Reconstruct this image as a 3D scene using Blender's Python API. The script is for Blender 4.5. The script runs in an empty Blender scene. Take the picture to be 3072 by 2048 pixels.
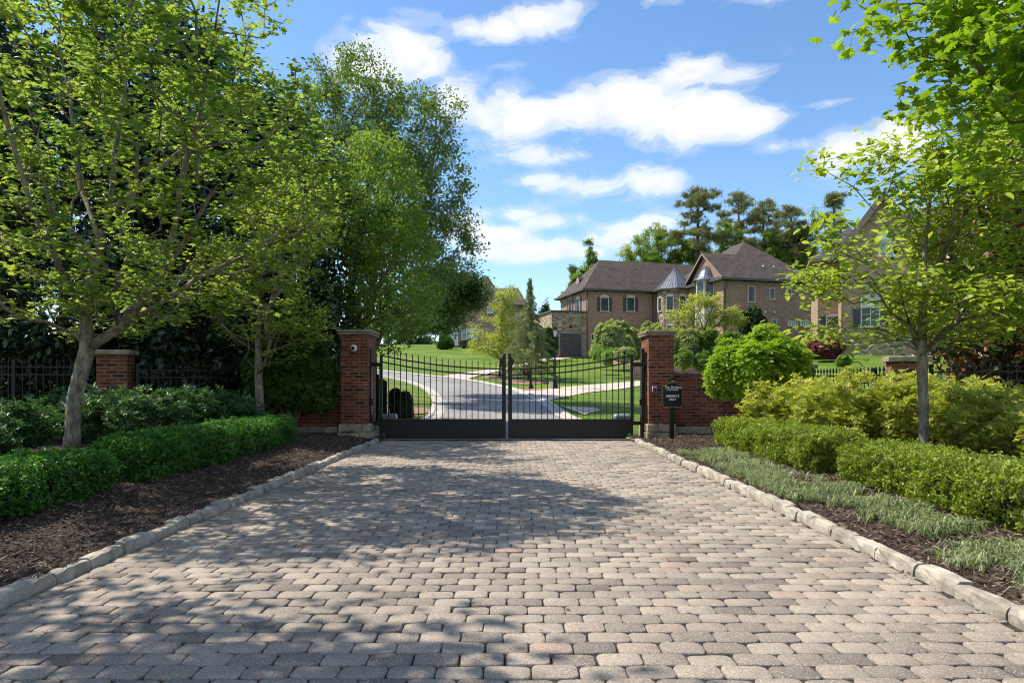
import bpy, bmesh, math, random
import numpy as np
from mathutils import Vector, Matrix
R = math.radians
rng = np.random.default_rng(7)
random.seed(7)
C = bpy.context.scene.collection
SC = bpy.context.scene

# ------------------------------------------------------------------ camera
EYE = 1.3            # eye height; the road rises beyond the gate
F = 2048.0           # focal length in pixels of a 3072 wide frame (24 mm)
CX, HY = 1536.0, 1150.0
cam_d = bpy.data.cameras.new('camera'); cam = bpy.data.objects.new('camera', cam_d); C.objects.link(cam)
cam.location = (0, 0, EYE); cam.rotation_euler = (R(90), 0, 0)
cam_d.sensor_width = 36; cam_d.lens = 24; cam_d.shift_y = (HY - 1024) / 3072
cam_d.clip_end = 5000; cam_d.clip_start = 0.05
SC.camera = cam
# ------------------------------------------------------------------ sun, sky
EL = R(54); AZ = math.atan2(-0.93, 0.30)
S = Vector((math.sin(AZ) * math.cos(EL), math.cos(AZ) * math.cos(EL), math.sin(EL)))
sun_d = bpy.data.lights.new('sun', 'SUN'); sun_d.energy = 4.1; sun_d.angle = R(0.55); sun_d.color = (1, .91, .78)
sun = bpy.data.objects.new('sun', sun_d); C.objects.link(sun); sun.rotation_euler = S.to_track_quat('Z', 'Y').to_euler()
SC.view_settings.view_transform = 'Standard'; SC.view_settings.look = 'None'
SC.view_settings.exposure = 0.86; SC.view_settings.gamma = 1
SC.cycles.filter_width = 1.05; SC.cycles.max_bounces = 7; SC.cycles.transparent_max_bounces = 6
SC.cycles.caustics_reflective = False; SC.cycles.caustics_refractive = False

class NT:
    def __init__(s, tree): s.t = tree; s.n = tree.nodes; s.l = tree.links
    def new(s, typ, **kw):
        n = s.n.new(typ)
        for k, v in kw.items(): setattr(n, k, v)
        return n
    def link(s, a, b): s.l.new(a, b)
    def put(s, v, sock):
        if hasattr(v, 'node'): s.l.new(v, sock)
        else: sock.default_value = v
    def m(s, op, a, b=None, c=None, clamp=False):
        n = s.n.new('ShaderNodeMath'); n.operation = op; n.use_clamp = clamp
        s.put(a, n.inputs[0])
        if b is not None: s.put(b, n.inputs[1])
        if c is not None: s.put(c, n.inputs[2])
        return n.outputs[0]
    def noise(s, vec, scale, detail=4, rough=.55, dist=0):
        n = s.n.new('ShaderNodeTexNoise'); s.put(vec, n.inputs['Vector']) if vec is not None else None
        n.inputs['Scale'].default_value = scale; n.inputs['Detail'].default_value = detail
        n.inputs['Roughness'].default_value = rough; n.inputs['Distortion'].default_value = dist
        return n.outputs['Fac']
    def ramp(s, fac, stops, interp='LINEAR'):
        n = s.n.new('ShaderNodeValToRGB'); n.color_ramp.interpolation = interp
        el = n.color_ramp.elements
        while len(el) < len(stops): el.new(.5)
        for e, (p, c) in zip(el, stops):
            e.position = p; e.color = (c, c, c, 1) if not hasattr(c, '__len__') else (*c, 1)
        s.put(fac, n.inputs[0]); return n.outputs[0]
    def mix(s, fac, a, b, mode='MIX'):
        n = s.n.new('ShaderNodeMix'); n.data_type = 'RGBA'; n.blend_type = mode
        s.put(fac, n.inputs[0])
        for v, k in ((a, 6), (b, 7)):
            if hasattr(v, 'node'): s.l.new(v, n.inputs[k])
            else: n.inputs[k].default_value = (*v, 1)
        return n.outputs[2]

w = bpy.data.worlds.new('World'); SC.world = w; w.use_nodes = True
N = NT(w.node_tree); N.n.clear()
out = N.new('ShaderNodeOutputWorld'); bg = N.new('ShaderNodeBackground'); bg.inputs[1].default_value = 0.105
N.link(bg.outputs[0], out.inputs[0])
sky = N.new('ShaderNodeTexSky', sky_type='NISHITA', sun_disc=False, sun_elevation=EL, sun_rotation=AZ)
sky.air_density = 1.0; sky.dust_density = .25; sky.ozone_density = 2.2; sky.altitude = 200
hs = N.new('ShaderNodeHueSaturation'); hs.inputs['Saturation'].default_value = 1.14; hs.inputs['Value'].default_value = 1.15
N.link(sky.outputs[0], hs.inputs['Color'])
tc = N.new('ShaderNodeTexCoord'); sep = N.new('ShaderNodeSeparateXYZ'); N.link(tc.outputs['Generated'], sep.inputs[0])
dx, dy, dz = sep.outputs
az = N.m('ARCTAN2', dx, dy)
el_ = N.m('ARCSINE', dz)
# streaky noise space: azimuth, elevation stretched
cmb = N.new('ShaderNodeCombineXYZ'); N.link(az, cmb.inputs[0]); N.link(N.m('MULTIPLY', el_, 2.0), cmb.inputs[1])
n1 = N.noise(cmb.outputs[0], 11.0, 9, .6, .45)
n2 = N.noise(cmb.outputs[0], 3.4, 3, .5, .2)
cm2 = N.new('ShaderNodeCombineXYZ'); N.link(N.m('ADD', az, .012), cm2.inputs[0])
N.link(N.m('MULTIPLY', N.m('SUBTRACT', el_, .016), 2.0), cm2.inputs[1])
n1b = N.noise(cm2.outputs[0], 11.0, 7, .58, .45)
CL = [  # cloud centres as seen: px, py, half width, half height (3072 frame), weight
    (1480, 340, 150, 75, 1), (1380, 300, 120, 60, .9), (1180, 130, 140, 70, .9), (1120, 200, 160, 80, .95), (1270, 190, 80, 60, .9),
    (1480, 90, 140, 40, .95), (1620, 60, 120, 50, 1), (1700, 30, 90, 30, .7), (1230, 40, 150, 26, .55),
    (1560, 345, 130, 62, 1), (1750, 330, 150, 65, 1.05), (1900, 330, 190, 85, 1.15), (2080, 345, 190, 85, 1.15), (2240, 355, 120, 55, 1.05),
    (2060, 220, 140, 55, .95), (2190, 230, 140, 35, .8), (1880, 290, 110, 50, 1.0),
    (1610, 465, 130, 40, .72), (1710, 465, 70, 20, .6), (1640, 545, 120, 32, .75), (1800, 555, 120, 42, .85), (1920, 545, 140, 48, .9), (1990, 560, 70, 30, .8),
    (1540, 640, 120, 36, .9), (1640, 665, 130, 30, .85), (1480, 710, 140, 46, .95), (1600, 750, 190, 42, 1.0), (1750, 755, 90, 22, .8), (1850, 705, 130, 45, .85), (1960, 670, 90, 40, .8),
    (1400, 700, 120, 60, .9), (1500, 195, 110, 14, .35), (2480, 310, 110, 12, .5), (2380, 435, 120, 26, .7), (2560, 450, 160, 60, 1.0), (2700, 430, 150, 70, .9),
    (2470, 320, 90, 14, .35), (2000, 0, 90, 30, .6), (2330, -60, 200, 60, .6), (2960, 30, 160, 60, .8), (1690, 225, 60, 14, .35), (1800, 220, 70, 18, .3), (1700, 940, 60, 40, .35), (1660, 860, 200, 40, .3)]
acc = None
for (px, py, hw, hh, wt) in CL:
    u, v = (px - CX) / F, (HY - py) / F
    a0 = math.atan(u); e0 = math.atan(v / math.sqrt(1 + u * u)); k = 1 / (1 + u * u)
    wa = hw / F * k; we = hh / F * math.sqrt(k)
    ddx = N.m('DIVIDE', N.m('SUBTRACT', az, a0), wa); ddy = N.m('DIVIDE', N.m('SUBTRACT', el_, e0), we)
    # flatter underside: below the centre falls off faster
    r2 = N.m('ADD', N.m('MULTIPLY', ddx, ddx), N.m('MULTIPLY', ddy, ddy))
    b = N.m('MULTIPLY', N.m('EXPONENT', N.m('MULTIPLY', r2, -0.75)), wt)
    acc = b if acc is None else N.m('SMOOTH_MAX', acc, b, .25)
# everything well outside the photographed stretch gets scattered clouds of the same kind
far = N.m('SUBTRACT', N.m('ABSOLUTE', az), .8, clamp=True)
scat = N.m('MULTIPLY', N.m('MULTIPLY', N.m('SUBTRACT', n2, .38, clamp=True), 3.6), N.m('MULTIPLY', far, 4, clamp=True))
acc = N.m('MAXIMUM', acc, scat)
den = N.m('ADD', acc, N.m('MULTIPLY', N.m('SUBTRACT', n1, .5), 1.75))
mask = N.ramp(den, [(.32, 0), (.50, .2), (.70, .68), (1.0, 1)], 'EASE')
mask = N.m('MULTIPLY', mask, N.m('MULTIPLY', N.m('SUBTRACT', acc, .10, clamp=True), 4, clamp=True))
shade = N.m('ADD', .93, N.m('MULTIPLY', N.m('SUBTRACT', n1b, n1), 2.2), clamp=True)
cloudc = N.mix(shade, (3.4, 3.9, 4.8), (5.9, 5.9, 5.9))
hz_ = N.m('MULTIPLY', N.m('EXPONENT', N.m('MULTIPLY', N.m('MAXIMUM', el_, 0), -9)), .18)
skyc = N.mix(hz_, hs.outputs[0], (4.4, 5.2, 6.0))
N.link(N.mix(mask, skyc, cloudc), bg.inputs[0])

# ------------------------------------------------------------------ tagging
def tag(o, label=None, cat=None, group=None, kind=None):
    if label: o['label'] = label
    if cat: o['category'] = cat
    if group: o['group'] = group
    if kind: o['kind'] = kind
    return o
def thing(name, label, cat, loc=(0, 0, 0), rz=0, group=None):
    o = bpy.data.objects.new(name, None); C.objects.link(o); o.empty_display_size = .2
    o.location = loc; o.rotation_euler = (0, 0, rz)
    return tag(o, label, cat, group)
def copy_tree(o, parent=None):
    c = o.copy(); C.objects.link(c)
    if parent: c.parent = parent
    for ch in list(o.children): copy_tree(ch, c)
    return c

# ------------------------------------------------------------------ mesh builder
class MB:
    def __init__(s): s.v = []; s.f = []; s.sm = []
    def add(s, vs, fs, smooth=False):
        o = len(s.v); s.v += [tuple(v) for v in vs]
        for f in fs: s.f.append([i + o for i in f]); s.sm.append(smooth)
        return s
    def box(s, x0, x1, y0, y1, z0, z1, mp=None):
        P = [(x0, y0, z0), (x1, y0, z0), (x1, y1, z0), (x0, y1, z0), (x0, y0, z1), (x1, y0, z1), (x1, y1, z1), (x0, y1, z1)]
        if mp: P = [mp(*p) for p in P]
        return s.add(P, [(0, 3, 2, 1), (4, 5, 6, 7), (0, 1, 5, 4), (1, 2, 6, 5), (2, 3, 7, 6), (3, 0, 4, 7)])
    def bar(s, a, b, w, t=None, up=(0, 0, 1)):
        a = Vector(a); b = Vector(b); d = (b - a).normalized(); up = Vector(up)
        if abs(d.dot(up)) > .98: up = Vector((0, 1, 0))
        x = d.cross(up).normalized(); y = x.cross(d); t = t or w
        P = [p + x * (sx * w / 2) + y * (sy * t / 2) for p in (a, b) for sx, sy in ((-1, -1), (1, -1), (1, 1), (-1, 1))]
        return s.add(P, [(0, 3, 2, 1), (4, 5, 6, 7), (0, 1, 5, 4), (1, 2, 6, 5), (2, 3, 7, 6), (3, 0, 4, 7)])
    def prism(s, outline, d0, d1, mp):
        n = len(outline); P = [mp(a, d0, b) for a, b in outline] + [mp(a, d1, b) for a, b in outline]
        return s.add(P, [tuple(range(n)), tuple(range(2 * n - 1, n - 1, -1))] + [(i, (i + 1) % n, (i + 1) % n + n, i + n) for i in range(n)])
    def lathe(s, prof, c=(0, 0, 0), n=16, smooth=True, axis='z'):
        vs = []
        for r, z in prof:
            for k in range(n):
                a = 2 * math.pi * k / n + math.pi / n
                p = (r * math.cos(a), r * math.sin(a), z)
                if axis == 'y': p = (p[0], p[2], p[1])
                vs.append((c[0] + p[0], c[1] + p[1], c[2] + p[2]))
        fs = [(i * n + k, i * n + (k + 1) % n, (i + 1) * n + (k + 1) % n, (i + 1) * n + k) for i in range(len(prof) - 1) for k in range(n)]
        fs.append(tuple(range(n - 1, -1, -1))); fs.append(tuple((len(prof) - 1) * n + k for k in range(n)))
        return s.add(vs, fs, smooth)
    def tube(s, pts, rad, n=8, smooth=True):
        pts = [Vector(p) for p in pts]; vs = []; up = Vector((.13, .2, .97))
        for i, p in enumerate(pts):
            d = (pts[min(i + 1, len(pts) - 1)] - pts[max(i - 1, 0)]).normalized()
            x = d.cross(up); x = x.normalized() if x.length > 1e-4 else Vector((1, 0, 0)); y = d.cross(x)
            r = rad[i] if hasattr(rad, '__len__') else rad
            for k in range(n):
                a = 2 * math.pi * k / n; vs.append(p + x * (math.cos(a) * r) + y * (math.sin(a) * r))
        m = len(pts)
        fs = [(i * n + k, i * n + (k + 1) % n, (i + 1) * n + (k + 1) % n, (i + 1) * n + k) for i in range(m - 1) for k in range(n)]
        fs.append(tuple(range(n - 1, -1, -1))); fs.append(tuple((m - 1) * n + k for k in range(n)))
        return s.add(vs, fs, smooth)
    def build(s, name, mat, parent=None, bevel=0, jitter=0, loc=None, recalc=True):
        me = bpy.data.meshes.new(name)
        vs = s.v
        if loc is not None: vs = [(a - loc[0], b - loc[1], c - loc[2]) for a, b, c in vs]
        me.from_pydata([tuple(v) for v in vs], [], s.f)
        me.polygons.foreach_set('use_smooth', s.sm)
        if recalc or bevel or jitter:
            bm = bmesh.new(); bm.from_mesh(me)
            if recalc: bmesh.ops.recalc_face_normals(bm, faces=bm.faces)
            if bevel: bmesh.ops.bevel(bm, geom=[e for e in bm.edges], offset=bevel, segments=1, affect='EDGES', profile=.5, clamp_overlap=True)
            if jitter:
                for v in bm.verts: v.co += Vector((random.gauss(0, jitter), random.gauss(0, jitter), random.gauss(0, jitter)))
            bm.to_mesh(me); bm.free()
        uv = me.uv_layers.new(name='UVMap')
        for p in me.polygons:
            n = p.normal
            if abs(n.z) > .97: t = Vector((1, 0, 0)); b = Vector((0, 1, 0))
            else: t = Vector((0, 0, 1)).cross(n).normalized(); b = n.cross(t)
            for li in p.loop_indices:
                co = me.vertices[me.loops[li].vertex_index].co
                uv.data[li].uv = (co.dot(t), co.dot(b))
        me.materials.append(mat)
        o = bpy.data.objects.new(name, me); C.objects.link(o)
        if parent: o.parent = parent
        if loc is not None: o.location = loc
        return o

def np_mesh(name, V, T, mat, parent=None, rnd=None, k=3, smooth=False):
    me = bpy.data.meshes.new(name); V = np.asarray(V, np.float32).reshape(-1, 3); T = np.asarray(T, np.int32).reshape(-1, k)
    me.vertices.add(len(V)); me.vertices.foreach_set('co', V.ravel())
    me.loops.add(T.size); me.loops.foreach_set('vertex_index', T.ravel())
    me.polygons.add(len(T)); me.polygons.foreach_set('loop_start', np.arange(0, T.size, k, dtype=np.int32))
    me.polygons.foreach_set('use_smooth', np.full(len(T), smooth))
    if rnd is not None:
        a = me.attributes.new('rnd', 'FLOAT', 'POINT'); a.data.foreach_set('value', np.asarray(rnd, np.float32))
    me.materials.append(mat); me.update(); me.validate()
    o = bpy.data.objects.new(name, me); C.objects.link(o)
    if parent: o.parent = parent
    return o

# ------------------------------------------------------------------ materials
def newmat(name):
    m = bpy.data.materials.new(name); m.use_nodes = True; N = NT(m.node_tree); N.n.clear()
    o = N.new('ShaderNodeOutputMaterial'); p = N.new('ShaderNodeBsdfPrincipled'); N.link(p.outputs[0], o.inputs[0])
    return m, N, p, o
def bump(N, p, h, strength, dist=.01):
    b = N.new('ShaderNodeBump'); b.inputs['Strength'].default_value = strength; b.inputs['Distance'].default_value = dist
    N.link(h, b.inputs['Height']); N.link(b.outputs[0], p.inputs['Normal'])
def simple(name, col, rough=.5, metal=0, var=.25, scale=6, bmp=0, coord='Object', spec=.5):
    m, N, p, o = newmat(name); tc = N.new('ShaderNodeTexCoord')
    n = N.noise(tc.outputs[coord], scale, 6, .6)
    lo = tuple(c * (1 - var) for c in col); hi = tuple(min(1, c * (1 + var)) for c in col)
    N.link(N.ramp(n, [(.3, lo), (.7, hi)]), p.inputs['Base Color'])
    p.inputs['Roughness'].default_value = rough; p.inputs['Metallic'].default_value = metal
    p.inputs['Specular IOR Level'].default_value = spec
    if bmp: bump(N, p, N.noise(tc.outputs[coord], scale * 6, 5, .65), bmp)
    return m
def brickmat(name, c1, c2, c3, mortar, bw, bh, ms, stain=.35, bmp=.5, smooth=.1, off=.5, squash=1, sqf=2, nscale=9):
    m, N, p, o = newmat(name); tc = N.new('ShaderNodeTexCoord'); uv = tc.outputs['UV']
    wob = N.new('ShaderNodeVectorMath', operation='SCALE'); wn = N.new('ShaderNodeTexNoise'); wn.inputs['Scale'].default_value = 7
    N.link(uv, wn.inputs['Vector']); sb = N.new('ShaderNodeVectorMath', operation='SUBTRACT'); N.link(wn.outputs['Color'], sb.inputs[0]); sb.inputs[1].default_value = (.5, .5, .5)
    N.link(sb.outputs[0], wob.inputs[0]); wob.inputs['Scale'].default_value = bh * .16
    ad = N.new('ShaderNodeVectorMath', operation='ADD'); N.link(uv, ad.inputs[0]); N.link(wob.outputs[0], ad.inputs[1])
    def br(a, b_, mo):
        b = N.new('ShaderNodeTexBrick', offset=off, squash=squash, squash_frequency=sqf); N.link(ad.outputs[0], b.inputs['Vector'])
        b.inputs['Scale'].default_value = 1; b.inputs['Brick Width'].default_value = bw; b.inputs['Row Height'].default_value = bh
        b.inputs['Mortar Size'].default_value = ms; b.inputs['Mortar Smooth'].default_value = smooth
        b.inputs['Color1'].default_value = (*a, 1); b.inputs['Color2'].default_value = (*b_, 1); b.inputs['Mortar'].default_value = (*mo, 1)
        return b
    b = br((0, 0, 0), (1, 1, 1), (.5, .5, .5))
    sepc = N.new('ShaderNodeSeparateColor'); N.link(b.outputs['Color'], sepc.inputs[0])
    body = N.ramp(sepc.outputs[0], [(.05, c3), (.32, c1), (.62, c1), (.95, c2)])
    body = N.mix(N.m('MULTIPLY', N.noise(uv, nscale * 6, 5, .7), .5), body, tuple(x * .55 for x in c1))
    col = N.mix(b.outputs['Fac'], body, mortar)
    st = N.ramp(N.noise(uv, 1.1, 5, .6), [(.35, 1 - stain), (.6, 1.0)])
    col = N.mix(1.0, col, st, 'MULTIPLY')
    N.link(col, p.inputs['Base Color']); p.inputs['Roughness'].default_value = .85; p.inputs['Specular IOR Level'].default_value = .25
    h = N.m('ADD', N.m('MULTIPLY', N.m('SUBTRACT', 1.0, b.outputs['Fac']), .8), N.m('MULTIPLY', N.noise(uv, 60, 4, .6), .35))
    bump(N, p, h, bmp, .012)
    return m
def leafmat(name, c1, c2, trans=.4, tcol=None, rough=.45, back=None, spec=.35):
    m, N, p, o = newmat(name); at = N.new('ShaderNodeAttribute', attribute_name='rnd')
    col = N.ramp(at.outputs['Fac'], [(0, c1), (.55, tuple((a + b) / 2 for a, b in zip(c1, c2))), (1, c2)])
    if back:
        g = N.new('ShaderNodeNewGeometry'); col2 = N.mix(g.outputs['Backfacing'], col, back)
    else: col2 = col
    N.link(col2, p.inputs['Base Color']); p.inputs['Roughness'].default_value = rough; p.inputs['Specular IOR Level'].default_value = spec
    tr = N.new('ShaderNodeBsdfTranslucent'); t = tcol or (1.6, 1.7, .6)
    N.link(N.mix(1.0, col, t, 'MULTIPLY'), tr.inputs[0])
    mx = N.new('ShaderNodeMixShader'); mx.inputs[0].default_value = trans
    N.link(p.outputs[0], mx.inputs[1]); N.link(tr.outputs[0], mx.inputs[2]); N.link(mx.outputs[0], o.inputs[0])
    return m

M = {}
M['maple'] = leafmat('maple_leaf', (.075, .165, .032), (.36, .42, .10), .5, (1.55, 1.6, .8))
M['maple_young'] = leafmat('young_maple_leaf', (.15, .22, .03), (.40, .46, .10), .5, (1.6, 1.7, .7))
M['tree_mid'] = leafmat('mid_green_leaf', (.09, .16, .03), (.26, .34, .085), .45)
M['tree_tall'] = leafmat('tall_tree_leaf', (.07, .12, .035), (.18, .25, .08), .42)
M['tree_dark'] = leafmat('dark_tree_leaf', (.03, .085, .015), (.08, .16, .025), .35)
M['magnolia'] = leafmat('magnolia_leaf', (.012, .035, .014), (.035, .075, .03), .08, rough=.28, spec=.6)
M['magnolia_brown'] = leafmat('magnolia_brown_leaf', (.03, .055, .012), (.07, .09, .02), .1, rough=.35, back=(.20, .085, .025), spec=.5)
M['box_l'] = leafmat('shaded_boxwood_leaf', (.02, .08, .012), (.11, .27, .035), .3, (1.4, 1.7, .5))  # left hedges: their shade is put into this darker green
M['box_r'] = leafmat('sunny_boxwood_leaf', (.07, .12, .015), (.38, .44, .06), .36)  # right hedges: brighter copy with the sunlight put into its colour
M['azalea_r'] = leafmat('sunlit_azalea_leaf', (.17, .22, .035), (.52, .51, .12), .42)  # right azaleas: sunlight put into this brighter copy
M['azalea_l'] = leafmat('shade_azalea_leaf', (.03, .085, .03), (.09, .17, .07), .25)  # left azaleas: darker copy, shade of the bed put into its colour
M['bright'] = leafmat('bright_shrub_leaf', (.12, .22, .015), (.32, .44, .045), .45, (1.5, 1.6, .5))
M['laurel'] = leafmat('laurel_leaf', (.16, .22, .07), (.48, .50, .27), .38)
M['jmaple'] = leafmat('light_maple_leaf', (.26, .30, .07), (.46, .48, .16), .42)
M['darkshrub'] = leafmat('dark_shrub_leaf', (.02, .05, .018), (.05, .09, .03), .2)
M['red'] = leafmat('red_shrub_leaf', (.09, .02, .025), (.22, .07, .07), .3, (1.3, .8, .8))
M['pine'] = leafmat('pine_needle', (.12, .14, .065), (.26, .27, .13), .32)
M['cedar'] = leafmat('cedar_needle', (.13, .17, .09), (.32, .36, .20), .3)
M['grass_clump'] = leafmat('tall_grass', (.13, .24, .04), (.3, .42, .1), .4)
M['liriope'] = leafmat('liriope_blade', (.06, .11, .03), (.42, .45, .26), .3, spec=.4, rough=.45)
M['lawnblade'] = leafmat('lawn_blade', (.10, .20, .02), (.22, .34, .04), .35)
M['yellowleaf'] = leafmat('understory_leaf', (.16, .2, .03), (.36, .36, .07), .45)
def barkmat(name, c1, c2, band=False):
    m, N, p, o = newmat(name); tc = N.new('ShaderNodeTexCoord'); mp = N.new('ShaderNodeMapping')
    mp.inputs['Scale'].default_value = (1, 1, .35) if not band else (.5, .5, 2); N.link(tc.outputs['Object'], mp.inputs[0])
    n = N.noise(mp.outputs[0], 14, 6, .65, .4); n2 = N.noise(tc.outputs['Object'], 3, 4)
    col = N.mix(N.ramp(n, [(.38, 0), (.62, 1)]), c1, c2); col = N.mix(N.ramp(n2, [(.5, 0), (.75, .6)]), col, tuple(x * .5 for x in c1))
    N.link(col, p.inputs['Base Color']); p.inputs['Roughness'].default_value = .9; p.inputs['Specular IOR Level'].default_value = .2
    bump(N, p, n, .6, .02); return m
M['bark'] = barkmat('grey_bark', (.10, .082, .062), (.34, .29, .225))
M['bark_tan'] = barkmat('tan_bark', (.12, .09, .06), (.30, .24, .17))
M['bark_dark'] = barkmat('dark_bark', (.05, .04, .03), (.14, .11, .08))
M['redbrick'] = brickmat('red_brick', (.27, .066, .034), (.39, .135, .075), (.06, .024, .022), (.27, .19, .135), .235, .0745, .011, .55, .8)
M['brownbrick'] = brickmat('brown_brick', (.345, .185, .145), (.44, .26, .205), (.20, .105, .085), (.42, .33, .26), .24, .08, .012, .15, .5)
M['tanbrick'] = brickmat('tan_brick', (.42, .285, .19), (.56, .41, .29), (.26, .17, .11), (.36, .27, .19), .32, .12, .014, .15, .4)
M['ledge'] = brickmat('ledge_stone', (.44, .34, .24), (.70, .60, .48), (.20, .13, .09), (.13, .10, .08), .42, .13, .014, .15, 1.0, .2, .37, .55, 3)
M['shingle'] = brickmat('roof_shingle', (.10, .078, .066), (.155, .12, .10), (.065, .05, .045), (.045, .037, .033), .3, .14, .012, .25, .6)
M['shingle_grey'] = brickmat('grey_roof_shingle', (.095, .10, .105), (.14, .145, .145), (.06, .065, .07), (.05, .05, .05), .3, .14, .012, .2, .6)
M['black'] = simple('black_metal', (.006, .0065, .008), .38, 0, .3, 5, .05, spec=.35)
M['cap'] = simple('cap_stone', (.27, .22, .16), .85, 0, .45, 5, .5)
M['granite'] = simple('granite_kerb', (.35, .315, .26), .9, 0, .5, 5, 1.0)
M['basestone'] = simple('base_stone', (.33, .27, .19), .9, 0, .5, 3.2, .8)
M['concrete'] = simple('concrete', (.42, .395, .35), .9, 0, .15, 1.2, .2)
M['paving'] = simple('pale_paving', (.46, .405, .34), .9, 0, .22, 1.7, .2)
M['trim'] = simple('tan_trim', (.25, .19, .155), .7, 0, .1, 3)
M['trim_light'] = simple('pale_trim', (.58, .52, .44), .7, 0, .08, 3)
M['gutter'] = simple('dark_gutter', (.075, .065, .06), .45, 0, .1, 3)
M['white'] = simple('white_paint', (.78, .78, .76), .5, 0, .05, 3)
M['shutter'] = simple('slate_shutter', (.045, .055, .075), .6, 0, .15, 4)
M['garage'] = simple('garage_door', (.055, .055, .058), .6, 0, .15, 4)
M['metalroof'] = simple('standing_seam_metal', (.15, .165, .19), .38, .55, .2, 2)
M['core'] = simple('shade_dark', (.022, .02, .012), 1, 0, .4, 12)  # near-black standing for shade inside the hedges and the drain slot
M['twig'] = simple('twig', (.17, .125, .085), .9, 0, .3, 20)
M['boxgrey'] = simple('grey_plastic', (.16, .19, .22), .4, 0, .1, 4)
M['beige'] = simple('beige_plastic', (.55, .53, .42), .5, 0, .1, 4)
M['gold'] = simple('gold_line', (.55, .42, .2), .5, 0, .05, 4)
M['letter'] = simple('sign_lettering', (.85, .85, .83), .5, 0, .02, 4)
M['redled'] = simple('red_plastic', (.6, .03, .03), .4, 0, .1, 4)
M['blueled'] = simple('blue_plastic', (.04, .12, .5), .4, 0, .1, 4)
M['silver'] = simple('silver_plastic', (.55, .56, .57), .35, .3, .05, 4)
M['doorpaint'] = simple('pale_door', (.62, .66, .62), .5, 0, .05, 4)
m, N, p, o = newmat('window_glass'); tc = N.new('ShaderNodeTexCoord')
N.link(N.ramp(N.noise(tc.outputs['Object'], 1.3, 3), [(.35, (.015, .03, .03)), (.65, (.06, .09, .085))]), p.inputs['Base Color'])
p.inputs['Roughness'].default_value = .1; p.inputs['Specular IOR Level'].default_value = .45; M['glass'] = m
m, N, p, o = newmat('curtained_glass'); tc = N.new('ShaderNodeTexCoord')
N.link(N.ramp(N.noise(tc.outputs['Object'], 1.3, 3), [(.35, (.20, .30, .28)), (.65, (.38, .46, .42))]), p.inputs['Base Color'])
p.inputs['Roughness'].default_value = .1; p.inputs['Specular IOR Level'].default_value = .8; M['glass_pale'] = m
m, N, p, o = newmat('lantern_glass'); p.inputs['Base Color'].default_value = (.75, .78, .78, 1); p.inputs['Roughness'].default_value = .3
p.inputs['Transmission Weight'].default_value = .3; M['lantern'] = m
# pavers: grey / buff / rose blocks, speckled, with sandy joints
m, N, p, o = newmat('paver'); tc = N.new('ShaderNodeTexCoord'); ob = tc.outputs['Object']; at = N.new('ShaderNodeAttribute', attribute_name='rnd')
c = N.ramp(at.outputs['Fac'], [(0, (.17, .148, .128)), (.1, (.25, .215, .18)), (.5, (.345, .297, .245)), (.8, (.41, .355, .295)), (.95, (.40, .325, .265)), (1, (.39, .29, .235))])
big = N.ramp(N.noise(ob, .55, 5, .65), [(.33, (.70, .68, .66)), (.5, (.92, .90, .88)), (.68, (1.04, 1.01, .97))])
c = N.mix(1.0, c, big, 'MULTIPLY')
spk = N.noise(ob, 120, 3, .8); c = N.mix(N.ramp(spk, [(.56, 0), (.64, .75)]), c, (.66, .61, .55)); c = N.mix(N.ramp(spk, [(.36, .7), (.46, 0)]), c, (.10, .09, .085))
c = N.mix(N.ramp(N.noise(ob, 9, 5, .7), [(.5, 0), (.8, .45)]), c, (.15, .135, .12))
N.link(c, p.inputs['Base Color']); p.inputs['Roughness'].default_value = .82; p.inputs['Specular IOR Level'].default_value = .3
bump(N, p, N.m('ADD', N.noise(ob, 110, 3, .8), N.noise(ob, 30, 3, .6)), .9, .008); M['paver'] = m
m, N, p, o = newmat('joint_sand'); tc = N.new('ShaderNodeTexCoord')
N.link(N.ramp(N.noise(tc.outputs['Object'], 6, 6, .7), [(.3, (.012, .010, .008)), (.55, (.04, .03, .02)), (.75, (.03, .04, .015))]), p.inputs['Base Color']); p.inputs['Roughness'].default_value = 1; M['joint'] = m
# mulch
m, N, p, o = newmat('mulch_soil'); tc = N.new('ShaderNodeTexCoord')
N.link(N.ramp(N.noise(tc.outputs['Object'], 38, 6, .75), [(.35, (.018, .012, .01)), (.52, (.055, .036, .027)), (.7, (.13, .09, .065))]), p.inputs['Base Color'])
p.inputs['Roughness'].default_value = 1; bump(N, p, N.noise(tc.outputs['Object'], 45, 5, .7), 1, .03); M['mulch'] = m
def chipmat(name, a, b, c_):
    m, N, p, o = newmat(name); at = N.new('ShaderNodeAttribute', attribute_name='rnd')
    N.link(N.ramp(at.outputs['Fac'], [(0, a), (.7, b), (.9, c_), (1, tuple(min(1, x * 1.5) for x in c_))]), p.inputs['Base Color']); p.inputs['Roughness'].default_value = .95; return m
M['chips'] = chipmat('bark_chips', (.022, .014, .011), (.085, .055, .04), (.21, .15, .105))
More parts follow.
